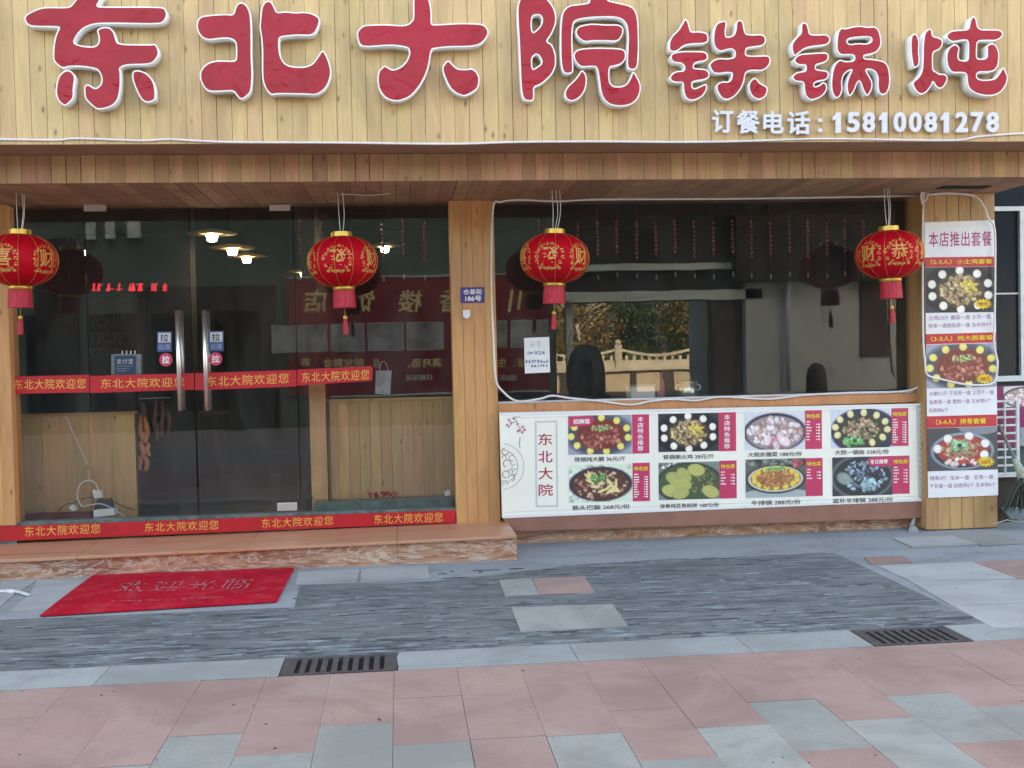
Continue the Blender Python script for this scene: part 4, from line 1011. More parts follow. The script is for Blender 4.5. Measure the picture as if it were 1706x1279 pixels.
h_ = thing('hose_loop', 'pinkish rubber hose standing in a loop behind the cables', 'hose', tuple(at(143, 850, 9.3)))
MB().tube(spl([at(x, y, 9.3) for x, y in [(134, 850), (133, 810), (134, 785), (142, 776), (151, 782), (153, 800), (153, 845)]]), .0125, 8).build('tube', 'side_wood', h_, smooth=True)

# =================================================================== BIG WINDOW
wn = thing('shop_window', 'large restaurant window with pine frame above the menu board', 'window', (2.6, YG, 1.135))
wx0, wx1 = xb-.01, X(1516)
MB().box(wx0-.02, wx1+.01, YG, YG+.01, 1.12, ZS-.004).build('glass', 'glass', wn)
MB().box(wx1, wx1+.055, 8.975, 9.1, 1.136, ZS-.003).build('jamb', 'side_wood', wn)
MB().box(wx1+.058, wx1+.12, 8.955, 9.1, 1.136, ZS-.003).build('jamb', 'side_wood', wn)
MB().box(wx1+.123, wx1+.2, 8.99, 9.1, 1.136, ZS-.003).build('jamb', 'side_wood', wn)
MB().box(wx0-.01, wx1, 8.99, YG-.001, 1.1355, 1.15).build('bottom_bead', 'frame_white', wn)
MB().box(wx1+.2, 5.0, 9.0, 9.3, -.02, ZS).build('side_return', 'gap', wn)
MB().box(XL, -3.8, 9.16, 9.3, .12, ZS).build('side_return', 'gap', wn)
MB().box(XL, 5.05, YP+.281, 9.299, ZS, 3.49).build('lintel', 'gap', wn)
# notice taped on the window
no = thing('notice', 'white handwritten notice taped inside the big window near the post', 'notice', tuple(at(895, 622, YG-.003)))
MB().facade([(873, 563), (915, 561), (916.5, 620), (874.5, 622)], YG-.003, .001).build('sheet', 'paper', no)
def scribble(x0, x1, y, h, n, s=-.02):
    b = MB()
    for k in range(n):
        cx = x0+(x1-x0)*(k+.5)/n; cy = y+s*(cx-x0); w_ = (x1-x0)/n*.75
        for _ in range(4):
            ax = cx+random.uniform(-.5, .5)*w_; ay = cy+random.uniform(-.5, .5)*h
            if random.random() < .5: b.facade([(cx-w_/2, ay), (cx+w_/2, ay-.3), (cx+w_/2, ay+.5), (cx-w_/2, ay+.8)], YG-.0045, .0008)
            else: b.facade([(ax, cy-h/2), (ax+.8, cy-h/2), (ax+.6, cy+h/2), (ax-.2, cy+h/2)], YG-.0045, .0008)
    b.build('handwriting', 'print_blue' if h < 8 else 'print_grey', no)
scribble(882, 902, 573, 9, 2); scribble(876, 908, 588, 5, 5); scribble(875, 914, 602, 5, 8); scribble(884, 913, 609, 4, 6)

# bead strings behind the glass
def beads(px0, z_off, n, parent=None):
    b = MB()
    for k in range(n):
        b.ball((random.uniform(-.002, .002), 0, -.036*k), .0125, 8, 6)
    return b
bead_me = []
for v in range(3):
    b = MB()
    n = 8+v % 2
    for k in range(n): b.ball((random.uniform(-.002, .002), 0, -.037*k), .0135+random.uniform(-.001, .001), 8, 6, (1, 1, 1.1))
    me = b.mesh('beads'); me.materials.append(MAT['bead']); me.materials.append(MAT['bead_clear'])
    for i, p_ in enumerate(me.polygons):
        p_.use_smooth = True
    bead_me.append(me)
thr = MB().tube([(0, 0, .5), (0, 0, -.43)], .0016, 4); thr_me = thr.mesh('thread'); thr_me.materials.append(MAT['opp_brown'])
thr = MB(); thr.box(-.005, -.002, -.002, .002, -.475, -.435); thr.box(.002, .005, -.002, .002, -.475, -.435)
end_me = thr.mesh('end_tag'); end_me.materials.append(MAT['bag'])
for grp, xs, yy, Yb in (('bead strings hanging inside the entrance pane', [498, 535, 637, 671, 706], 369, 9.24), ('bead strings hanging inside the big window', [897, 962, 995, 1027, 1060, 1092, 1124, 1156, 1188, 1220, 1251, 1283, 1315, 1345, 1377, 1407, 1438], 368, 9.3)):
    for i, x_ in enumerate(xs):
        ORD = ('first', 'second', 'third', 'fourth', 'fifth', 'sixth', 'seventh', 'eighth', 'ninth', 'tenth', 'eleventh', 'twelfth', 'thirteenth', 'fourteenth', 'fifteenth', 'sixteenth', 'seventeenth')
        t = thing('bead_string', f"{ORD[i]} red bead string from the left inside the {'big window' if 'big' in grp else 'wide entrance pane'}", 'bead curtain', tuple(at(x_, yy+(i % 3)*2, Yb)), grp, world=False)
        o = bpy.data.objects.new('beads', bead_me[i % 3]); COL.objects.link(o); o.parent = t
        o = bpy.data.objects.new('thread', thr_me); COL.objects.link(o); o.parent = t
        o = bpy.data.objects.new('end_tag', end_me); COL.objects.link(o); o.parent = t
MB().box(.75, 4.4, 9.29, 9.31, 2.98, 3.0)
# counter and things on it, just inside the window
ct = thing('counter', 'dark low counter inside the big window', 'counter', (2.6, 9.7, .17))
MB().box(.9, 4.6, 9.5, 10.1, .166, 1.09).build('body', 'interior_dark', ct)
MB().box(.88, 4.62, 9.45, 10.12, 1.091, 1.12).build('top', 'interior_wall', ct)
zc_ = 1.121
def on_counter(px, Y): p_ = at(px, 640, Y); return (p_.x, Y, zc_)
c_ = on_counter(1069, 9.6); t = thing('plastic_tub', 'white plastic tub on the counter inside the window', 'tub', c_)
bevel(MB().box(c_[0]-.11, c_[0]+.11, 9.55, 9.75, zc_, zc_+.105).build('body', 'paper', t), .012); MB().box(c_[0]-.117, c_[0]+.117, 9.54, 9.76, zc_+.106, zc_+.118).build('lid', 'bag', t)
c_ = on_counter(1100.5, 9.55); t = thing('pink_bottle', 'tall pink bottle on the counter between tub and pot', 'bottle', c_)
MB().lathe([(.030, 0), (.034, .01), (.034, .14), (.026, .16), (.014, .175), (.014, .2)], c_, 18).build('body', 'pink_bottle', t, smooth=True)
MB().lathe([(.017, .2), (.017, .222)], c_, 14).build('cap', 'print_pink', t)
c_ = on_counter(1146, 9.6); t = thing('steel_pot', 'shiny steel pot with lid and handles on the counter', 'pot', c_)
MB().lathe([(.072, 0), (.078, .008), (.08, .125)], c_, 28).build('body', 'steel', t, smooth=True)
MB().lathe([(.083, .126), (.083, .132), (.05, .15), (.01, .156)], c_, 28).build('lid', 'steel', t, smooth=True)
MB().ball((c_[0], c_[1], zc_+.165), .011).build('knob', 'black_rubber', t, smooth=True)
for sx in (-1, 1): MB().tube(spl([(c_[0]+sx*.08, 9.6, zc_+.06), (c_[0]+sx*.108, 9.6, zc_+.07), (c_[0]+sx*.108, 9.6, zc_+.1), (c_[0]+sx*.08, 9.6, zc_+.11)]), .005, 6).build('handle', 'steel', t, smooth=True)
# dining tables deeper in the room
for i, (x_, y_) in enumerate(((-2.6, 13.4), (-.2, 13.6), (1.6, 13.2), (3.4, 13.5))):
    t = thing('dining_table', ['dark dining table behind the left pane', 'dark dining table near the partition', 'dark dining table behind the middle of the window', 'dark dining table behind the right end of the window'][i], 'table', (x_, y_, .165))
    MB().box(x_-.55, x_+.55, y_-.4, y_+.4, .88, .92).build('tabletop', 'interior_dark', t)
    for sx in (-1, 1):
        for sy in (-1, 1): MB().box(x_+sx*.48-.03, x_+sx*.48+.03, y_+sy*.33-.03, y_+sy*.33+.03, .166, .879).build('leg', 'interior_dark', t)

# pendant lamps
def pendant(label, px, py, wpx, Y, first=[None]):
    t = thing('pendant_lamp', label, 'lamp', tuple(at(px, py, Y)), 'lit pendant lamps in the dining room', world=False)
    r_ = wpx/2*Y/1850; z = at(px, py, Y).z
    MB().lathe([(r_, -.004), (r_, .004), (.05, .045), (.02, .05)], n=36).build('disc_shade', 'lamp_disc', t, smooth=True)
    MB().lathe([(.01, -.075), (.040, -.07), (.052, -.03), (.048, -.006)], n=20).build('bulb', 'bulb', t, smooth=True)
    MB().tube([(0, 0, .05), (0, 0, 3.3-z)], .004, 6).build('cord', 'black_cable', t)
pendant('lit disc pendant lamp, highest of the three over the doors', 353, 389, 80, 10.6)
pendant('lit disc pendant lamp, middle of the three over the doors', 387, 413, 74, 11.9)
pendant('lit disc pendant lamp, lowest of the three over the doors', 411, 427, 64, 13.1)
pendant('lit disc pendant lamp showing right of the second lantern', 641, 410, 52, 13.3)
pendant('lit disc pendant lamp showing left of the second lantern', 507, 453, 48, 14.6)
# red LED sign and dark T-shirt poster in the room
le = thing('led_sign', 'small red glowing LED sign seen in the dark room', 'LED sign', tuple(at(215, 480, 12)))
MB().facade([(148, 468), (284, 465), (284, 489), (148, 492)], 12.01, .04).build('case', 'black_rubber', le)
b = MB()
for k, (a, w_) in enumerate(((152, 8), (163, 9), (176, 15), (193, 12), (215, 10), (226, 14), (252, 12), (270, 10))):
    rn = random.Random(k*5+2)
    for _ in range(3):
        x_ = a+rn.random()*w_*.6; b.facade([(x_, 471+rn.random()*3), (x_+2, 471+rn.random()*2), (x_+2+rn.uniform(-3, 3), 484), (x_+rn.uniform(-3, 1), 485)], 12, .005)
    y_ = 472+rn.random()*10; b.facade([(a, y_), (a+w_*.9, y_-1), (a+w_*.9, y_+.8), (a, y_+1.8)], 12, .005)
b.build('glowing_strokes', 'led_red', le)
po = thing('slogan_poster', 'dim brown poster reading YOUR TRUE SELF in the dark room', 'poster', tuple(at(180, 600, 11.5)))
MB().facade([(146, 498), (240, 496), (240, 625), (146, 626)], 11.5, .02).build('sheet', 'interior_dark', po)
for s_, y0, y1 in (('YOUR', 527, 546), ('TRUE', 553, 573), ('SELF', 580, 600)):
    text('lettering', s_, quadpx(147, y0, 207 if s_ != 'SELF' else 203, y1, -.01), 11.49, 'dim_print', po, .03)

# =================================================================== RIGHT: ADDRESS PLATE ETC.
ap = thing('address_plate', 'small dark blue address plate 仓基街186号 on the middle pine post', 'sign', tuple(at(787, 504, YP-.004)))
bevel(MB().facade(quadpx(767, 478.5, 807, 504.5, -.015), YP-.006, .005).build('plate', 'plate_blue', ap), .001)
text('lettering', '仓基街', quadpx(771.5, 481.5, 803, 490.5, -.015), YP-.0075, 'print_white', ap, .02)
text('lettering', '186号', quadpx(775, 492.5, 802, 502, -.015), YP-.0075, 'print_white', ap, .03)
db = thing('doorbell', 'small white doorbell box below the blue address plate', 'doorbell', tuple(at(777, 530, YP-.01)))
bevel(MB().facade([(771, 516.5), (783, 516), (783.5, 527), (778, 531.5), (771.5, 528)], YP-.02, .02).build('case', 'white_plastic', db), .002)

# =================================================================== PRINTED FOOD PHOTOGRAPHS (pixels as mesh colour on a fine flat grid)
class Canvas:
    def __init__(s, w, h, bg): s.w, s.h = w, h; s.a = np.ones((h, w, 3))*np.array(bg); s.Y, s.X = np.mgrid[0:h, 0:w]; s.X = (s.X+.5)/w; s.Y = (s.Y+.5)/h
    def ell(s, cx, cy, rx, ry, c, ang=0, al=1, soft=.08):
        ar = s.w/s.h
        dx = (s.X-cx)*ar; dy = s.Y-cy; ca, sa = math.cos(ang), math.sin(ang)
        d = np.sqrt(((dx*ca+dy*sa)/(rx*ar))**2+((-dx*sa+dy*ca)/ry)**2)
        m = np.clip((1-d)/soft+.5, 0, 1)[..., None]*al
        s.a = s.a*(1-m)+np.array(c)*m; return s
    def noise(s, amt, seed=0):
        r_ = np.random.default_rng(seed); n = r_.normal(0, 1, (s.h, s.w, 1)); n = (n+np.roll(n, 1, 0)+np.roll(n, 1, 1))/2
        s.a = np.clip(s.a*(1+amt*n), 0, 1); return s
    def chunks(s, cx, cy, rx, ry, pal, n, size, seed, elong=1.6):
        r_ = np.random.default_rng(seed)
        for _ in range(n):
            a = r_.uniform(0, 6.283); q = r_.uniform(0, 1)**.5; x = cx+rx*q*math.cos(a); y = cy+ry*q*math.sin(a)
            c = np.array(pal[r_.integers(len(pal))])*r_.uniform(.75, 1.2); sz = size*r_.uniform(.6, 1.3); an = r_.uniform(0, 3.14)
            s.ell(x+sz*.15, y+sz*.3, sz, sz*1.5/elong*1.3, c*.35, an, .7, .3); s.ell(x, y, sz*.9, sz*1.3/elong*1.2, np.clip(c, 0, 1), an, 1, .25)
            s.ell(x-sz*.25, y-sz*.3, sz*.3, sz*.35, np.clip(c*1.35+.05, 0, 1), an, .55, .5)
        return s
C3 = lambda h: lin(h)
def dish(kind, W_=108, H_=66, ):
    def ring(c, n, rx, ry, col, sx, sy, a0=0, skip=()):
        for k in range(n):
            if k in skip: continue
            a = a0+2*math.pi*k/n; c.ell(.5+rx*math.cos(a), .5+ry*math.sin(a)*1.0, sx*1.05, sy*1.1, tuple(v*.45 for v in col), a+1.57, .8); c.ell(.5+rx*math.cos(a), .5+ry*math.sin(a), sx, sy, col, a+1.57); c.ell(.5+rx*math.cos(a)-.005, .5+ry*math.sin(a)-.01, sx*.6, sy*.55, tuple(min(1, v*1.15) for v in col), a+1.57, .7, .5)
    if kind == 'goose':
        c = Canvas(W_, H_, C3('8c93a6')); c.ell(.5, .5, .56, .56, C3('5c6478')); c.ell(.5, .5, .50, .5, C3('3c4253')); c.ell(.52, .5, .38, .40, C3('6b2a26'))
        ring(c, 11, .45, .43, C3('e0cf6a'), .052, .085, .2)
        c.chunks(.52, .54, .30, .30, [C3('a8584e'), C3('8e3f38'), C3('c47a68'), C3('7a2f2a')], 130, .035, 1); c.chunks(.53, .33, .17, .08, [C3('7fb46a'), C3('a8c890'), C3('4f8f4a')], 50, .014, 2)
    elif kind == 'chicken':
        c = Canvas(W_, H_, C3('2b2d38')); c.ell(.5, .5, .56, .56, C3('171922')); c.ell(.5, .51, .34, .38, C3('3a2f26'))
        ring(c, 10, .42, .42, C3('e6e4da'), .056, .085, .3)
        c.chunks(.5, .5, .29, .32, [C3('b79a6a'), C3('9a7b58'), C3('d8c48a'), C3('7d6250'), C3('a88f80')], 150, .03, 3); c.chunks(.62, .42, .12, .15, [C3('e2c860'), C3('d8b84a')], 26, .028, 4)
    elif kind == 'pork':
        c = Canvas(W_, H_, C3('c9ccd8')); c.ell(.5, .55, .52, .5, C3('23273a')); c.ell(.5, .57, .47, .44, C3('8d7f86'))
        c.chunks(.5, .52, .44, .36, [C3('c9a8a6'), C3('b88e8c'), C3('dccbd0'), C3('a27a6c'), C3('e8dde2')], 110, .05, 5); c.chunks(.52, .78, .16, .12, [C3('e2c9cf'), C3('b86a78')], 12, .09, 6)
    elif kind == 'mixed':
        c = Canvas(W_, H_, C3('c3cbdc')); c.ell(.55, .58, .56, .6, C3('262c44')); c.ell(.52, .6, .44, .46, C3('31352c'))
        ring(c, 12, .43, .40, C3('d8cd96'), .05, .09, .1, (3,))
        c.chunks(.5, .52, .30, .26, [C3('b4876c'), C3('8f9a72'), C3('5d6b4c'), C3('c79a86'), C3('77604e')], 110, .032, 7); c.chunks(.36, .82, .16, .12, [C3('4fa05a'), C3('7cc07a')], 26, .035, 8)
    elif kind == 'tendon':
        c = Canvas(W_, H_, C3('cfdcc8')); c.chunks(.5, .5, .7, .6, [C3('a9c0a0'), C3('dde6d8')], 60, .05, 9); c.ell(.5, .52, .50, .46, C3('23263a')); c.ell(.5, .53, .45, .41, C3('4a2c28'))
        c.chunks(.5, .54, .42, .36, [C3('7d4a3e'), C3('a87866'), C3('5a3230'), C3('c9a58c')], 130, .032, 10)
        for k in range(16):
            a = .4*k; c.ell(.52+.22*math.cos(a*1.3), .5+.22*math.sin(a*1.7), .022, .12, C3('e0c88a'), a, 1, .2)
        c.chunks(.47, .36, .13, .14, [C3('4f9a50'), C3('86c07a'), C3('356f3c')], 50, .022, 11)
    elif kind == 'beans':
        c = Canvas(W_, H_, C3('6c7a78')); c.chunks(.2, .1, .3, .1, [C3('d8dcd8'), C3('3a3f3c')], 30, .03, 12); c.ell(.5, .56, .55, .55, C3('26302e')); c.ell(.5, .56, .5, .5, C3('3a4a36'))
        c.chunks(.68, .5, .26, .36, [C3('56683a'), C3('6f8450'), C3('39482c'), C3('7a6848')], 90, .03, 13, 2.5)
        for k, (x, y, a) in enumerate(((.26, .42, .3), (.3, .62, -.4), (.2, .75, .2), (.42, .35, .8), (.4, .6, .1), (.62, .22, .2), (.36, .82, -.2), (.85, .8, .4))): c.ell(x+.01, y+.02, .15, .17, C3('4a5230'), a, .6); c.ell(x, y, .14, .155, tuple(v*(1+.08*(k % 3-1)) for v in C3('a8a860')), a, 1, .12)
    elif kind == 'beef':
        c = Canvas(W_, H_, C3('4e5552')); c.chunks(.5, .1, .6, .1, [C3('7b8078'), C3('2d3230')], 40, .04, 14); c.ell(.5, .95, .6, .18, C3('9aa5a8')); c.ell(.5, .53, .49, .37, C3('16181c')); c.ell(.5, .52, .45, .33, C3('d0cfc6')); c.ell(.5, .52, .42, .30, C3('8a6a40'))
        ring(c, 14, .36, .25, C3('dcb84e'), .05, .07, .2)
        c.chunks(.5, .5, .28, .19, [C3('c27a4c'), C3('a55e38'), C3('d89a64')], 70, .034, 15); c.chunks(.5, .27, .2, .06, [C3('4f9a4c'), C3('7fb868')], 36, .02, 16); c.chunks(.88, .12, .1, .1, [C3('b8404a'), C3('d86a78')], 14, .03, 17)
    elif kind == 'lamb':
        c = Canvas(W_, H_, C3('2a2f36')); c.ell(.5, .52, .52, .56, C3('5a626a')); c.ell(.5, .52, .48, .52, C3('252b30'))
        c.chunks(.52, .48, .38, .38, [C3('7b8fae'), C3('5d738f'), C3('a5b4c8'), C3('46576c'), C3('6e8a8a')], 100, .036, 18, 2); c.ell(.2, .55, .12, .14, C3('8d9a9a'), .4, .8, .4); c.chunks(.62, .72, .12, .14, [C3('9cc8cc'), C3('7fa8b0')], 14, .05, 19)
        c.ell(.86, .12, .2, .16, C3('b83a5a'), 0, .9)
    elif kind == 'ribs':
        c = Canvas(W_, H_, C3('3a3a42')); c.ell(.75, .02, .3, .16, C3('6e7480')); c.ell(.5, .55, .44, .42, C3('8791a0')); c.ell(.5, .56, .41, .38, C3('232a38')); c.ell(.5, .52, .37, .32, C3('a03030'))
        ring(c, 7, .35, .30, C3('dcdcd8'), .06, .09, .5, (1, 2)); c.chunks(.48, .5, .27, .22, [C3('b07a5c'), C3('8f6850'), C3('c8a07c'), C3('6f8a60')], 110, .026, 20); c.chunks(.46, .42, .14, .13, [C3('5aa06c'), C3('8fc49a')], 34, .03, 21); c.chunks(.5, .8, .25, .07, [C3('c03a34'), C3('e8d8d0')], 24, .04, 22)
        c.ell(.46, .42, .03, .045, C3('1c2a20'))
    c.noise(.07, 3); return np.clip(c.a**.86*1.08, 0, 1)
def photo(kind, q, Y, parent, W_=108, H_=66, arr=None):
    a = dish(kind, W_, H_) if arr is None else arr; H_, W_ = a.shape[:2]
    V = []
    for j in range(H_):
        v = j/(H_-1)
        for i in range(W_):
            u = i/(W_-1)
            x_ = (q[0][0]*(1-u)+q[1][0]*u)*(1-v)+(q[3][0]*(1-u)+q[2][0]*u)*v
            y_ = (q[0][1]*(1-u)+q[1][1]*u)*(1-v)+(q[3][1]*(1-u)+q[2][1]*u)*v
            V.append(tuple(at(x_, y_, Y)))
    F = [(j*W_+i, (j+1)*W_+i, (j+1)*W_+i+1, j*W_+i+1) for j in range(H_-1) for i in range(W_-1)]
    me = bpy.data.meshes.new('food_photo'); me.from_pydata(V, [], F); at_ = me.color_attributes.new('Col', 'FLOAT_COLOR', 'POINT')
    col = np.ones((H_*W_, 4), dtype=np.float32); col[:, :3] = a.reshape(-1, 3); at_.data.foreach_set('color', col.ravel())
    return put('food_photo', me, 'photo', parent)

YM = 8.855
mb = thing('menu_board', 'wide pale menu board with eight dish photos under the big window', 'menu board', tuple(at(1190, 860, YM)))
bevel(MB().facade([(832, 687.5), (1538.5, 672), (1543, 834.5), (837, 863.5)], YM, .05).build('board', 'menu_white', mb), .003)
Yk = YM-.0015
ink('edge_strip', [(832.5, 688), (1538, 672.5), (1538, 677), (833, 693)], Yk, 'paper', mb)
ink('edge_strip', [(837, 858.5), (1542.5, 830), (1542.5, 834), (837.5, 863)], Yk, 'paper', mb)
ink('edge_strip', [(1526, 676), (1534, 675.8), (1538.5, 829), (1530, 829.5)], Yk, 'menu_grey', mb)
for yy, dy in ((696, 0), (853, 0)):
    ink('border_line', [(840, yy), (1526, yy-(15.5 if yy < 700 else 27)), (1526, yy-(14.7 if yy < 700 else 26.2)), (840, yy+.8)], Yk, 'menu_grey', mb)
# chain edge at the right
for k in range(15):
    ink('chain_link', [(1531+.05*k, 684+k*10), (1535+.05*k, 688+k*10), (1532.5+.05*k, 692+k*10)], Yk-.002, 'print_grey', mb)
# left panel with shop name and ornament
ink('name_panel', quadpx(891, 701, 928.5, 845, -.02, .01), Yk, 'menu_grey', mb)
ink('name_field', quadpx(894, 704, 925.5, 842, -.02, .01), Yk-.0015, 'menu_white', mb)
for c_, y0, y1 in (('东', 722, 741.5), ('北', 751, 770.5), ('大', 778.5, 799), ('院', 806.5, 826)):
    x0_ = 896.3+(y0-722)*.012; text('lettering', c_, quadpx(x0_, y0, x0_+24, y1, -.02), Yk-.003, 'print_crimson', mb, .012)
def ringpx(cx, cy, r0, r1, a0, a1, n, m, name, Y):
    b = MB(); A = np.linspace(a0, a1, n+1)
    for i in range(n):
        b.facade([(cx+r0*math.cos(A[i]), cy+r0*math.sin(A[i])), (cx+r0*math.cos(A[i+1]), cy+r0*math.sin(A[i+1])), (cx+r1*math.cos(A[i+1]), cy+r1*math.sin(A[i+1])), (cx+r1*math.cos(A[i]), cy+r1*math.sin(A[i]))], Y, .0008)
    return b.build(name, m, mb)
ringpx(834.5, 777, 38, 39, -1.45, 1.45, 28, 'print_grey', 'ornament_ring', Yk)
ringpx(834.5, 777, 27.5, 28.8, -1.42, 1.42, 24, 'print_grey', 'ornament_ring', Yk)
for (x_, y_, r_, a_) in ((842, 752, 6, 0), (853, 763, 5, 1), (845, 772, 6.5, 2), (857, 778, 4.5, .5), (843, 790, 6, 1.5), (852, 796, 5.5, 3), (841, 805, 5, 2.2), (850, 785, 3.6, 2), (840, 762, 3.5, 2.6), (856, 788, 3, .2)):
    ringpx(x_, y_, r_-.9, r_+.5, a_, a_+4.6, 12, 'side_wood' if r_ > 5 else 'print_grey', 'ornament_scroll', Yk-.001)
b = MB()
for s_ in (((855, 692), (860, 700), (864, 712), (868, 716)), ((860, 700), (852, 705), (846, 712)), ((864, 710), (872, 713), (878, 718)), ((866, 728), (865, 740), (866, 746)), ((857, 694), (866, 694), (872, 697))):
    for p0, p1 in zip(s_[:-1], s_[1:]): b.facade([p0, p1, (p1[0]+.9, p1[1]+.7), (p0[0]+.9, p0[1]+.7)], Yk, .0008)
b.build('blossom_twig', 'print_black', mb)
for (x_, y_) in ((848, 700), (852, 704), (856, 697), (862, 706), (866, 716), (870, 720), (874, 716), (863, 718), (845, 708), (871, 711)):
    MB().facade([(x_+2.3*math.cos(a)*(1+.3*math.cos(5*a)), y_+2.3*math.sin(a)*(1+.3*math.cos(5*a))) for a in np.linspace(0, 2*math.pi, 16)[:-1]], Yk-.001, .0008).build('blossom', 'plum', mb)
def splitlines_v(s): return '\n'.join(s)
items = [('goose', (946.2, 692.5, 1052, 757.6), (1053, 690.4, 1081.3, 755.4), '本店特色推荐', '铁锅炖大鹅 36元/斤', (957, 761.5, 1042, 769.5)),
 ('chicken', (1096.5, 689.3, 1197, 753), (1197.3, 687, 1226, 751.5), '本店特色推荐', '铁锅柴火鸡 28元/斤', (1105, 757.5, 1189.5, 765.5)),
 ('pork', (1240.7, 685.8, 1341, 749.5), (1341, 683.6, 1369, 748), 'L6', '大院杀猪菜 188元/份', (1246, 753.5, 1336, 761.5)),
 ('mixed', (1384.5, 682, 1485, 746.5), (1485, 680, 1513, 743), 'L9', '大院一锅烩 328元/份', (1391, 749.8, 1481, 757.8)),
 ('tendon', (947.5, 775, 1053.5, 837.5), (1053.8, 771.2, 1082.4, 835), 'L9', '筋头巴脑 268元/份', (953, 842, 1049.5, 850)),
 ('beans', (1097, 771, 1198.3, 833), (1198.5, 767.5, 1227, 830.5), 'L4', '排骨炖豆角焖饼 168元/份', (1099.5, 839.5, 1198, 847)),
 ('beef', (1241.8, 765.5, 1342, 829.5), (1342, 763.2, 1370.4, 826.5), 'L3', '牛排锅 288元/份', (1252, 834, 1334, 842)),
 ('lamb', (1386.5, 762, 1486.5, 826.5), (1486.5, 759.5, 1515, 822.8), 'L5', '滋补羊排锅 288元/份', (1387, 830.5, 1488, 838.5))]
for kind, pb_, bb, side, cap, cb in items:
    s = -.02 if pb_[1] < 720 else -.027
    photo(kind, quadpx(*pb_, s, .008), Yk-.0008, mb)
    ink('side_banner', quadpx(*bb, s, .008), Yk-.001, 'print_pink', mb)
    text('lettering', cap, quadpx(*cb, s-.002), Yk-.0015, 'print_black', mb, .012)
    x0_, y0, x1_, y1 = bb
    if side[0] != 'L':
        n = len(side); h = (y1-y0-6)/n
        for i, c_ in enumerate(side): text('lettering', c_, quadpx(x0_+9, y0+3.5+h*i, x0_+19, y0+3+h*(i+.9), s), Yk-.003, 'print_white', mb, .02)
    else:
        text('lettering', '特色菜', quadpx(x0_+2.5, y0+6, x1_-2.5, y0+13, s), Yk-.003, 'print_yellow', mb, .03)
        n = int(side[1:]); b = MB(); rn = random.Random(n)
        b.facade(quadpx(x0_+2.5, y0+18, x0_+9, y0+19.8, s), Yk-.003, .0008)
        for i in range(n):
            yy = y0+22.5+i*(5.0 if n < 8 else 4.1)
            k0 = rn.choice((2, 3))
            for c_ in range(k0): b.facade(quadpx(x0_+2.5+c_*3, yy, x0_+4.9+c_*3, yy+2.1, s), Yk-.003, .0008)
            b.facade(quadpx(x1_-9.5, yy-.3, x1_-7, yy+1.2, s), Yk-.003, .0008); b.facade(quadpx(x1_-6, yy-.5, x1_-3, yy+2, s), Yk-.003, .0008)
        b.build('ingredient_list', 'print_white', mb)
text('lettering', '招牌菜', quadpx(955, 698, 983, 706.5, -.02), Yk-.004, 'print_white', mb, .03)
ink('badge', [(947, 694), (986, 693), (990, 700), (984, 708), (952, 711), (947, 708)], Yk-.0025, 'print_pink', mb)
text('lettering', '冬日推荐', quadpx(1450, 765.5, 1479, 773, -.027), Yk-.004, 'print_white', mb, .03)
ink('badge', [(1447, 763), (1478, 760.5), (1486, 764), (1482, 770), (1486, 776), (1476, 776), (1450, 776), (1446, 770)], Yk-.0025, 'print_pink', mb)

# tall poster on the right post
YQ = 8.765
tp = thing('menu_poster', 'tall white set-menu poster 本店推出套餐 with three pot photos', 'poster', tuple(at(1603, 827, YQ)))
MB().facade([(1540, 370), (1657, 366.5), (1663, 825), (1546.5, 829.5)], YQ, .004).build('sheet', 'paper', tp)
Yk = YQ-.0015
def pq(x0, y0, x1, y1): return quadpx(x0, y0, x1, y1, -.028 if y0 > 500 else -.012, .012)
text('lettering', '本店推出套餐', pq(1547, 386, 1652, 411), Yk, 'print_magenta', tp, .01, spacing=1.08)
for (bx, tx, tt) in (((1541, 428.5, 1657, 445), (1550, 432, 1653, 440.5), '（2-3人）小土鸡套餐'), ((1542.5, 556.5, 1659, 573.5), (1551, 560, 1654, 569), '（3-5人）炖大鹅套餐'), ((1543.7, 693.5, 1660.5, 713), (1559, 698, 1643, 708), '（3-4人）排骨套餐')):
    ink('title_band', pq(*bx), Yk, 'print_red', tp); text('lettering', tt, pq(*tx), Yk-.0015, 'print_yellow', tp, .02)
for kd, bx in (('chicken', (1541.5, 445.5, 1657, 521)), ('goose', (1543, 574.5, 1660, 647)), ('ribs', (1544.5, 713.5, 1661.5, 785))):
    photo(kd, pq(*bx), Yk-.0004, tp, 100, 64)
def star(cx, cy, s_):
    MB().facade([(cx+(16 if i % 2 else 10.5)*math.cos(a), cy+(9.5 if i % 2 else 6.2)*math.sin(a)) for i, a in enumerate(np.linspace(0, 2*math.pi, 29)[:-1])], Yk-.003, .0008).build('price_star', 'print_yellow', tp)
    text('lettering', s_, quadpx(cx-8.5, cy-3.5, cx+8.5, cy+4, -.028), Yk-.0045, 'print_crimson', tp, .02)
star(1638, 506, '98元'); star(1641, 631, '188元'); star(1642.5, 769, '168元')
for tt, bx in (('土鸡2.5斤 蘑菇一盘 土豆一盘', (1547, 526, 1651, 533.5)), ('粉条一盘娃娃菜一盘 玉米饼4个', (1547, 539, 1653, 546.5)), ('大鹅2.5斤 干豆角一盘 土豆片一盘', (1548, 652, 1656, 659.5)), ('油麦菜一盘 宽粉一盘 玉米饼6个', (1548, 666, 1651, 673.5)), ('白面饼6个', (1548, 680, 1580, 687)),
    ('排骨3斤  玉米一盘   豆角一盘', (1549, 793, 1655, 800.5)), ('干豆腐一盘 白面饼6个 玉米饼6个', (1549, 806, 1659, 813.5))):
    text('lettering', tt, pq(*bx), Yk, 'print_purple', tp, .006)

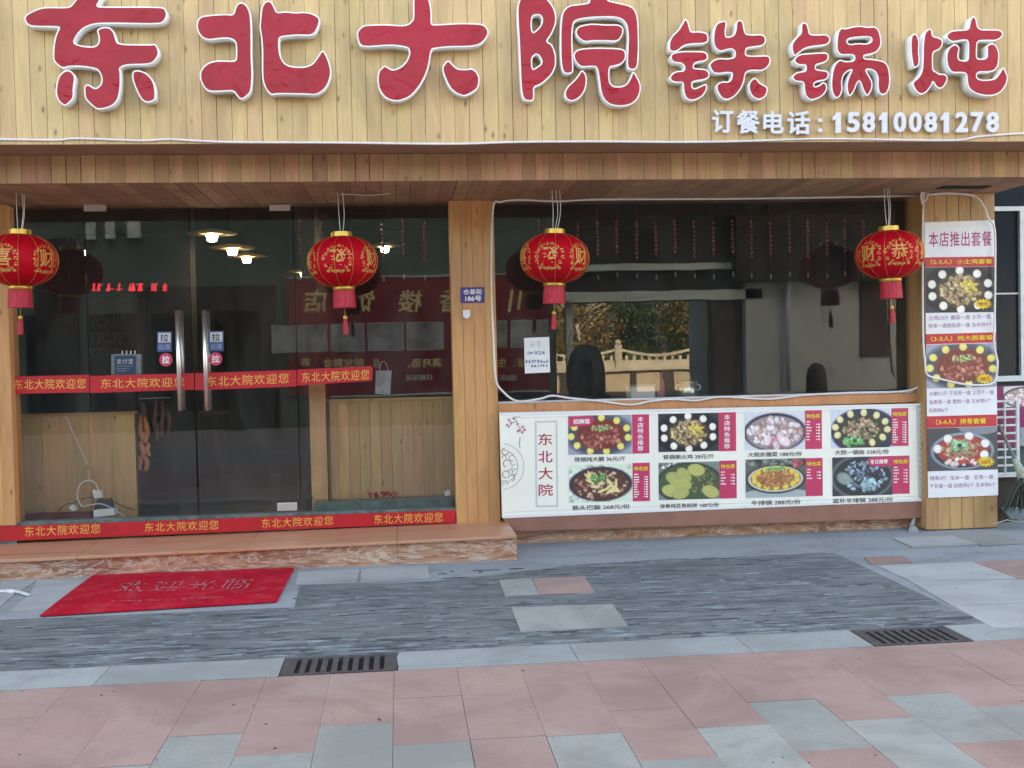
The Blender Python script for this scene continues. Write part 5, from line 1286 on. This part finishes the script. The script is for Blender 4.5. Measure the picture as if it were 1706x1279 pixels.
# =================================================================== NEIGHBOUR AT THE RIGHT EDGE
YN = 9.2
nb = thing('neighbour_window', 'dark neighbour window in a white frame right of the poster post', 'window', tuple(at(1690, 640, YN)))
XE = 6.55
def nbox(y0, y1, x0, Y, d, m, name, x1=None):
    a = at(x0, (y0+y1)/2, Y).x; b_ = XE if x1 is None else at(x1, (y0+y1)/2, Y).x
    return MB().box(a, b_, Y, Y+d, at(1680, y1, Y).z, at(1680, y0, Y).z).build(name, m, nb)
nbox(351, 627, 1640, YN, .02, 'blue_black_pane', 'pane')
nbox(200, 343, 1640, YN+.03, .05, 'blue_black_pane', 'upper_pane')
nbox(343.5, 351, 1640, YN-.04, .06, 'frame_white', 'top_rail')
nbox(626, 635, 1640, YN-.06, .08, 'frame_white', 'bottom_rail')
nbox(487.5, 490, 1640, YN-.012, .012, 'frame_white', 'middle_rail')
nbox(351, 626, 1700.5, YN-.04, .039, 'frame_white', 'mullion', 1709)
MB().box(5.0, XE, YN+.02, 9.5, -.02, 1.32).build('low_wall', 'opp_grey', nb)
MB().box(5.0, XE, YN+.081, 9.5, 1.32, 3.49).build('back_board', 'gap', nb)
np_ = thing('menu_banner', 'pink menu banner with a dish photo below the neighbour window', 'banner', tuple(at(1690, 700, YN-.03)))
MB().facade([(1655, 643), (1760, 640), (1760, 742), (1655, 745)], YN-.03, .02).build('sheet', 'banner_pink', np_)
photo('pork', [(1672, 644), (1740, 641), (1740, 676), (1672, 678)], YN-.0315, np_, 60, 36)
MB().facade([(1700, 712), (1760, 710), (1760, 741), (1700, 743)], YN-.032, .001).build('white_field', 'bag', np_)
cr = thing('plastic_rack', 'white plastic lattice rack standing below the neighbour window', 'rack', tuple(at(1680, 790, 9.0)))
Yc = 9.0
def cz(y): return at(1680, y, Yc).z
ax, bx_ = at(1655, 720, Yc).x, at(1699, 720, Yc).x
zz0, zz1 = cz(790), cz(666)
for x0_, x1_ in ((ax, ax+.016), ((ax+bx_)/2-.018, (ax+bx_)/2-.004), (bx_-.03, bx_)):
    bevel(MB().box(x0_, x1_, Yc, Yc+.03, zz0, zz1).build('upright', 'frame_white', cr), .003)
for k in range(10):
    z_ = zz0+(zz1-zz0-.018)*k/9; MB().box(ax+.001, bx_-.001, Yc+.004, Yc+.026, z_, z_+.016).build('slat', 'frame_white', cr)
MB().box(ax, bx_+.02, Yc-.03, Yc+.12, zz0-.02, zz0-.001).build('foot', 'frame_white', cr)
MB().box(ax, bx_, Yc+.05, Yc+.14, -.005, zz0-.021).build('dark_base', 'opp_brown', cr)
bm_ = thing('broom', 'broom with grey handle leaning beside the post at the right edge', 'broom', tuple(gr(1700, 870)))
MB().tube([at(1664, 708, 8.9), at(1694, 772, 8.75)], .014, 10).build('handle', 'bamboo', bm_, smooth=True)
MB().tube([at(1690, 764, 8.76), at(1708, 800, 8.72)], [.02, .055], 12).build('binding', 'broom_pale', bm_)
b = MB()
for k in range(90):
    p0 = at(1704+random.uniform(-6, 6), 796, 8.72+random.uniform(-.04, .04)); p1 = at(1704+random.uniform(-34, 34), 846+random.uniform(-6, 10), 8.72+random.uniform(-.12, .12))
    b.tube([p0, p0.lerp(p1, .5)+Vector((random.uniform(-.02, .02), 0, 0)), p1], .004, 4)
b.build('bristles', 'broom', bm_)['kind'] = 'stuff'
dp = thing('dustpan', 'grey blue plastic scoop on the ground under the broom', 'dustpan', tuple(gr(1695, 872)))
q0 = gr(1690, 868); 
b = MB(); x0_, y0_ = q0.x-.13, q0.y
b.hexa([(x0_+.1, y0_, .002), (x0_+.6, y0_, .002), (x0_+.6, y0_+.3, .002), (x0_+.05, y0_+.3, .002)], [(x0_, y0_-.03, .12), (x0_+.62, y0_-.03, .12), (x0_+.62, y0_+.33, .135), (x0_-.02, y0_+.33, .135)])
bevel(b.build('pan', 'grey_plastic', dp), .01)
MB().box(x0_+.02, x0_+.6, y0_, y0_+.3, .1361, .14).build('dirt', 'broom', dp)
cable('floor_wire', [(1655, 872), (1668, 869), (1678, 866), (1690, 868), (1720, 868)], 8.74, .004, 'grey_cable', 'thin grey wire on the ground behind the right post', 'wire')
# white hose end at the left edge and splash of cement by the trim
hs = thing('hose', 'worn white pipe end lying on the paving at the left edge', 'pipe', tuple(gr(20, 985)))
MB().tube(spl([gr(x, y, .012) for x, y in [(-90, 983), (-30, 984), (10, 985), (30, 986), (48, 991)]]), .011, 8).build('pipe', 'frame_white', hs, smooth=True)
MB().tube([gr(12, 984.5, .013), gr(24, 986, .013)], .015, 10).build('coupling', 'white_plastic', hs, smooth=True)
sp = MB(); 
sp.tube([at(1523, 864, 8.87), at(1519, 876, 8.86), gr(1522, 884, .005)], [.012, .017, .04], 8)
tag(sp.build('cement_spill', 'cement_pale'), 'pale splash of cement running under the brown trim', 'cement spill')

# =================================================================== ACROSS THE STREET (seen mirrored in the glass)
def V2(x, y, Yv):      # real place of something whose mirror image stands at depth Yv behind the pane
    p = at(x, y, Yv); return Vector((p.x, 2*YG-Yv, p.z))
YV = 25.2; YO = 2*YG-YV            # opposite facade
XO = lambda px: at(px, 500, YV).x
ZO = lambda py: at(700, py, YV).z
os_ = thing('opposite_shop', 'low shop building across the street, mirrored in the entrance glass', 'building', (0, YO, 0))
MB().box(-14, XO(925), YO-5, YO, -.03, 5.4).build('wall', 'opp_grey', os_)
for k in range(9):
    a = -13.5+k*1.35
    if a > -3.4: break
    MB().box(a, a+1.0, YO+.001, YO+.03, .4, 2.6).build('window', 'blue_black_pane', os_)
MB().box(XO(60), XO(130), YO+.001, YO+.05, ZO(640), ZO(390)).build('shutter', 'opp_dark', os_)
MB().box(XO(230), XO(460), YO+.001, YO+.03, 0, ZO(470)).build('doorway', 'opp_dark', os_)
for (x_, w_) in ((150, 14), (182, 14), (217, 22)):   # ends of big grey letters
    MB().box(XO(x_), XO(x_+w_), YO+.03, YO+.15, ZO(392), ZO(362)).build('letter_end', 'opp_beam', os_)
bdn = thing('opposite_signboard', 'dark red signboard with gold characters on the shop across the street', 'signboard', (XO(700), YO+.1, ZO(655)))
MB().box(XO(480), XO(912), YO+.02, YO+.12, ZO(655), ZO(461)).build('board', 'dark_red_board', bdn)
MB().box(XO(480), XO(912), YO+.02, YO+.14, ZO(461), ZO(458.5)).build('rim', 'opp_beam', bdn); MB().box(XO(545), XO(912), YO+.02, YO+.14, ZO(658), ZO(655)).build('rim', 'opp_beam', bdn)
YVb = YV-.125
def mtext(body, x0, y0, x1, y1, m='opp_gold', off=.02, shear=.15):
    text('lettering', body, quadpx(x0, y0, x1, y1, -.005), 0, m, bdn, off, mirror=True, shear=shear, fn=lambda x, y: V2(x, y, YVb))
for c_, x_ in (('店', 526), ('饭', 604), ('楼', 684), ('香', 752), ('川', 868)): mtext(c_, x_-20, 482, x_+20, 520)
for s_, x0_, x1_ in (('等', 500, 518), ('朋友聚会', 538, 608), ('喜、', 616, 634), ('满月酒、', 678, 738), ('接：生', 826, 880)): mtext(s_, x0_, 597, x1_, 612, shear=0)
for s_, x0_, x1_ in (('订座电话', 675, 722), ('酒店', 833, 862)): mtext(s_, x0_, 624, x1_, 634, m='opp_beam', shear=0)
for x0_, x1_ in ((452, 545), (551, 606), (612, 670), (675, 738), (800, 842), (849, 911)):
    q_ = MB().box(XO(x0_), XO(x1_), YO+.121, YO+.13, ZO(583), ZO(537)); q_.build('photo_frame', 'opp_beam', bdn)
    MB().box(XO(x0_+1.2), XO(x1_-1.2), YO+.131, YO+.135, ZO(581.8), ZO(538.2)).build('photo_print', 'opp_photo', bdn)
# covered passage with pale beams
ps_ = thing('opposite_canopy', 'covered passage with pale beams across the street, mirrored in the window', 'canopy', (XO(1100), YO, 0))
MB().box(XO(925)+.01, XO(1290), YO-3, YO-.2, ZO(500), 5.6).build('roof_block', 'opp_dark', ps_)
MB().box(XO(960), XO(1278), YO-.19, YO-.02, at(1100, 450, YV).z, at(1100, 439, YV).z).build('beam', 'opp_beam', ps_)
MB().box(XO(925)+.012, XO(1270), YO-.19, YO-.0, at(1100, 500, YV).z, at(1100, 484, YV).z).build('beam', 'opp_beam', ps_)
MB().box(XO(944), XO(956), YO-.35, YO-.192, 0, at(1100, 500, YV).z-.01).build('pillar', 'opp_beam', ps_)
MB().box(XO(1190), XO(1240), YO-.6, YO-.2, 0, ZO(501)).build('pier', 'opp_brown', ps_)
mtext_parent = ps_
wh = thing('opposite_white_building', 'white walled building across the street with a drain pipe', 'building', (XO(1400), YO+.5, 0))
MB().box(XO(1241), XO(1700)+4, YO-5, YO+.0, -.03, at(1300, 470, YV).z).build('white_wall', 'opp_white', wh)
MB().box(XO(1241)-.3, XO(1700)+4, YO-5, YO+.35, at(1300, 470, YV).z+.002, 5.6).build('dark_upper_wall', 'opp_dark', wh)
MB().tube([V2(1312, 468, YV-.15), V2(1314, 650, YV-.15)], .065, 12).build('drain_pipe', 'opp_white', wh, smooth=True)
MB().box(XO(1432), XO(1478), YO+.001, YO+.05, ZO(612), ZO(460)).build('dark_shutter', 'opp_brown', wh)
MB().box(XO(1369), XO(1383), YO+.001, YO+.03, ZO(550), ZO(505)).build('poster', 'bag', wh)
def egg_chair(label, px, top, wpx, Yv):
    p_ = V2(px, top, Yv); wd = wpx/2*Yv/1850; h = p_.z
    t = thing('egg_chair', label, 'chair', (p_.x, p_.y, -.02), 'black round chairs across the street')
    prof = [(wd*.5, h*.22), (wd*.85, h*.3), (wd, h*.5), (wd*.97, h*.72), (wd*.8, h*.88), (wd*.5, h*.97), (wd*.1, h)]
    MB().lathe(prof, (p_.x, p_.y, 0), 28).build('shell', 'dark_leather', t, smooth=True)
    bevel(MB().box(p_.x-wd*1.15, p_.x+wd*1.1, p_.y-.2, p_.y+wd*1.2, h*.2, h*.36).build('seat', 'dark_leather', t), .04)
    MB().lathe([(wd*.8, -.02), (wd*.75, .03), (.04, .06), (.035, h*.22)], (p_.x, p_.y, 0), 20).build('foot', 'iron', t)
egg_chair('tall black egg chair across the street before the stone railing', 975, 574, 66, 23.4)
egg_chair('lower black round chair across the street before the white wall', 1360, 604, 38, 23.8)
# garden beyond the passage: railing, path, hedges, trees
YVr = 41.0; YR = 2*YG-YVr
zz = lambda py, Yv=YVr: at(1100, py, Yv).z
ZR = .86
lw = tag(MB().box(-30, 40, YR-30, YR-.3, -.029, ZR).build('lawn', 'lawn'), kind='structure')
tag(MB().box(-30, 40, YR+.4, YR+9, -.029, -.01).build('street', 'opp_dark'), kind='structure')  # ground sheet coloured dark to stand for the shaded passage floor
rl = thing('stone_railing', 'sunlit carved stone railing beyond the passage, mirrored in the window', 'railing', (at(1080, 600, YVr).x, YR, 0))
for k in range(-2, 7):
    xp = at(1029, 580, YVr).x+k*2.95
    MB().box(xp-.12, xp+.12, YR-.12, YR+.12, ZR, ZR+.86).build('rail_post', 'stone_rail', rl)
    MB().ball((xp, YR, ZR+.95), .12, 10, 8).build('post_finial', 'stone_rail', rl, smooth=True)
    b = MB(); n = 8
    for i in range(n):
        u0, u1 = i/n, (i+1)/n; xx0, xx1 = xp+.12+u0*2.71, xp+.12+u1*2.71
        z0_ = ZR+.72-.2*math.sin(math.pi*u0); z1_ = ZR+.72-.2*math.sin(math.pi*u1)
        b.hexa([(xx0, YR-.06, z0_-.1), (xx1, YR-.06, z1_-.1), (xx1, YR+.06, z1_-.1), (xx0, YR+.06, z0_-.1)], [(xx0, YR-.06, z0_), (xx1, YR-.06, z1_), (xx1, YR+.06, z1_), (xx0, YR+.06, z0_)])
    b.build('top_rail', 'stone_rail', rl)
    MB().box(xp+.12, xp+2.83, YR-.04, YR+.04, ZR+.05, ZR+.3).build('panel', 'stone_rail', rl)
    for i in range(9):
        MB().box(xp+.3+i*.3-.05, xp+.3+i*.3+.05, YR-.035, YR+.035, ZR+.3, ZR+.46).build('baluster', 'stone_rail', rl)
MB().box(-12, 26, YR-.2, YR+.22, ZR-.1, ZR+.05).build('coping', 'stone_rail', rl)
MB().box(-12, 26, YR-.19, YR+.1, -.03, ZR-.1).build('retaining_wall', 'sandy', rl)
for k in range(14):
    xp = at(1052, 580, YVr).x+(k-5)*1.32
    MB().box(xp-.11 if k % 2 else xp-.25, xp+.11 if k % 2 else xp+.25, YR+.101, YR+.2, -.03, ZR-.12).build('pilaster', 'opp_brown', rl)
def foliage(cx, cy, cz_, rx, ry, rz, n, size, seed, dens=1):
    r_ = random.Random(seed); b = MB()
    for _ in range(n):
        a = r_.uniform(0, 6.283); q_ = r_.uniform(-1, 1); rr = r_.uniform(.55, 1.02)*(1+.15*math.sin(a*3+seed)+.1*math.sin(q_*9))
        s_ = math.sqrt(1-q_*q_); c_ = Vector((cx+rx*rr*s_*math.cos(a), cy+ry*rr*s_*math.sin(a), cz_+rz*rr*q_))
        u = Vector((r_.uniform(-1, 1), r_.uniform(-1, 1), r_.uniform(-1, 1))).normalized(); v = u.orthogonal().normalized()
        sz = size*r_.uniform(.6, 1.3); b.add([c_+u*sz, c_+v*sz*.5, c_-u*sz, c_-v*sz*.5], [(0, 1, 2, 3)])
    return b
for i, (px, yb, wpx, hpx, Yv, lab) in enumerate(((1004, 576, 56, 26, 44, 'rounded low hedge at the left behind the railing'), (1062, 566, 60, 26, 45, 'rounded hedge mound behind the railing post'), (1165, 570, 56, 20, 45, 'rounded low hedge at the right behind the railing'))):
    c_ = V2(px, yb, Yv); rx = wpx/2*Yv/1850; rz = hpx*Yv/1850
    t = thing('hedge', lab+' across the street', 'hedge', (c_.x, c_.y, ZR))
    foliage(c_.x, c_.y, ZR, rx, rx*.7, rz*1.5, 3200, .11, i+3).build('foliage', 'leaf_dark', t, fix=False)
    MB().ball((c_.x, c_.y, ZR), 1, 16, 10, (rx*.86, rx*.6, rz*1.3)).build('inner_mass', 'leaf_dark', t, smooth=True)
for i, (px, Yv, h, kind, lab) in enumerate(((962, 44, 3.4, 'leaf_dry', 'dry leaved tree with white painted trunk at the left of the railing'), (1028, 47, 3.8, 'leaf_dark', 'forked tree behind the hedges'), (1104, 46, 4.4, 'leaf_dark', 'leaning white trunked tree behind the railing'), (1165, 45, 4.6, 'leaf_dry', 'bare branching tree at the right of the railing'))):
    c_ = V2(px, 575, Yv); t = thing('tree', lab+' across the street', 'tree', (c_.x, c_.y, ZR)); rn = random.Random(i+40)
    b = MB(); b.tube([(c_.x, c_.y, ZR), (c_.x+.1, c_.y, ZR+.9), (c_.x+.3*rn.uniform(-1, 1), c_.y, ZR+1.8)], [.11, .09, .07], 8)
    for k in range(9):
        a = rn.uniform(0, 6.28); z0_ = ZR+rn.uniform(.8, 1.9); e = Vector((c_.x+1.5*math.cos(a), c_.y+1.2*math.sin(a), z0_+rn.uniform(.8, 2.0)))
        b.tube([(c_.x+.05, c_.y, z0_), ((c_.x+e.x)/2, (c_.y+e.y)/2, (z0_+e.z)/2+.15), e], [.055, .035, .012], 6)
    b.build('trunk', 'bark', t, smooth=True)
    foliage(c_.x, c_.y, h*.68, 1.7, 1.4, h*.34, 1500 if kind == 'leaf_dry' else 4200, .1, i+20).build('crown', kind, t, fix=False)
wd_ = foliage((at(1080, 540, 56).x), 2*YG-58, 2.6, 22, 3, 3.4, 26000, .22, 77).build('far_trees', 'leaf_dark', fix=False); tag(wd_, kind='stuff')
tag(MB().box(-40, 60, 2*YG-66, 2*YG-63, -.03, 5.5).build('far_bank', 'leaf_dark'), kind='structure')

for o in list(bpy.data.objects):
    if 'world_space' in o: del o['world_space']
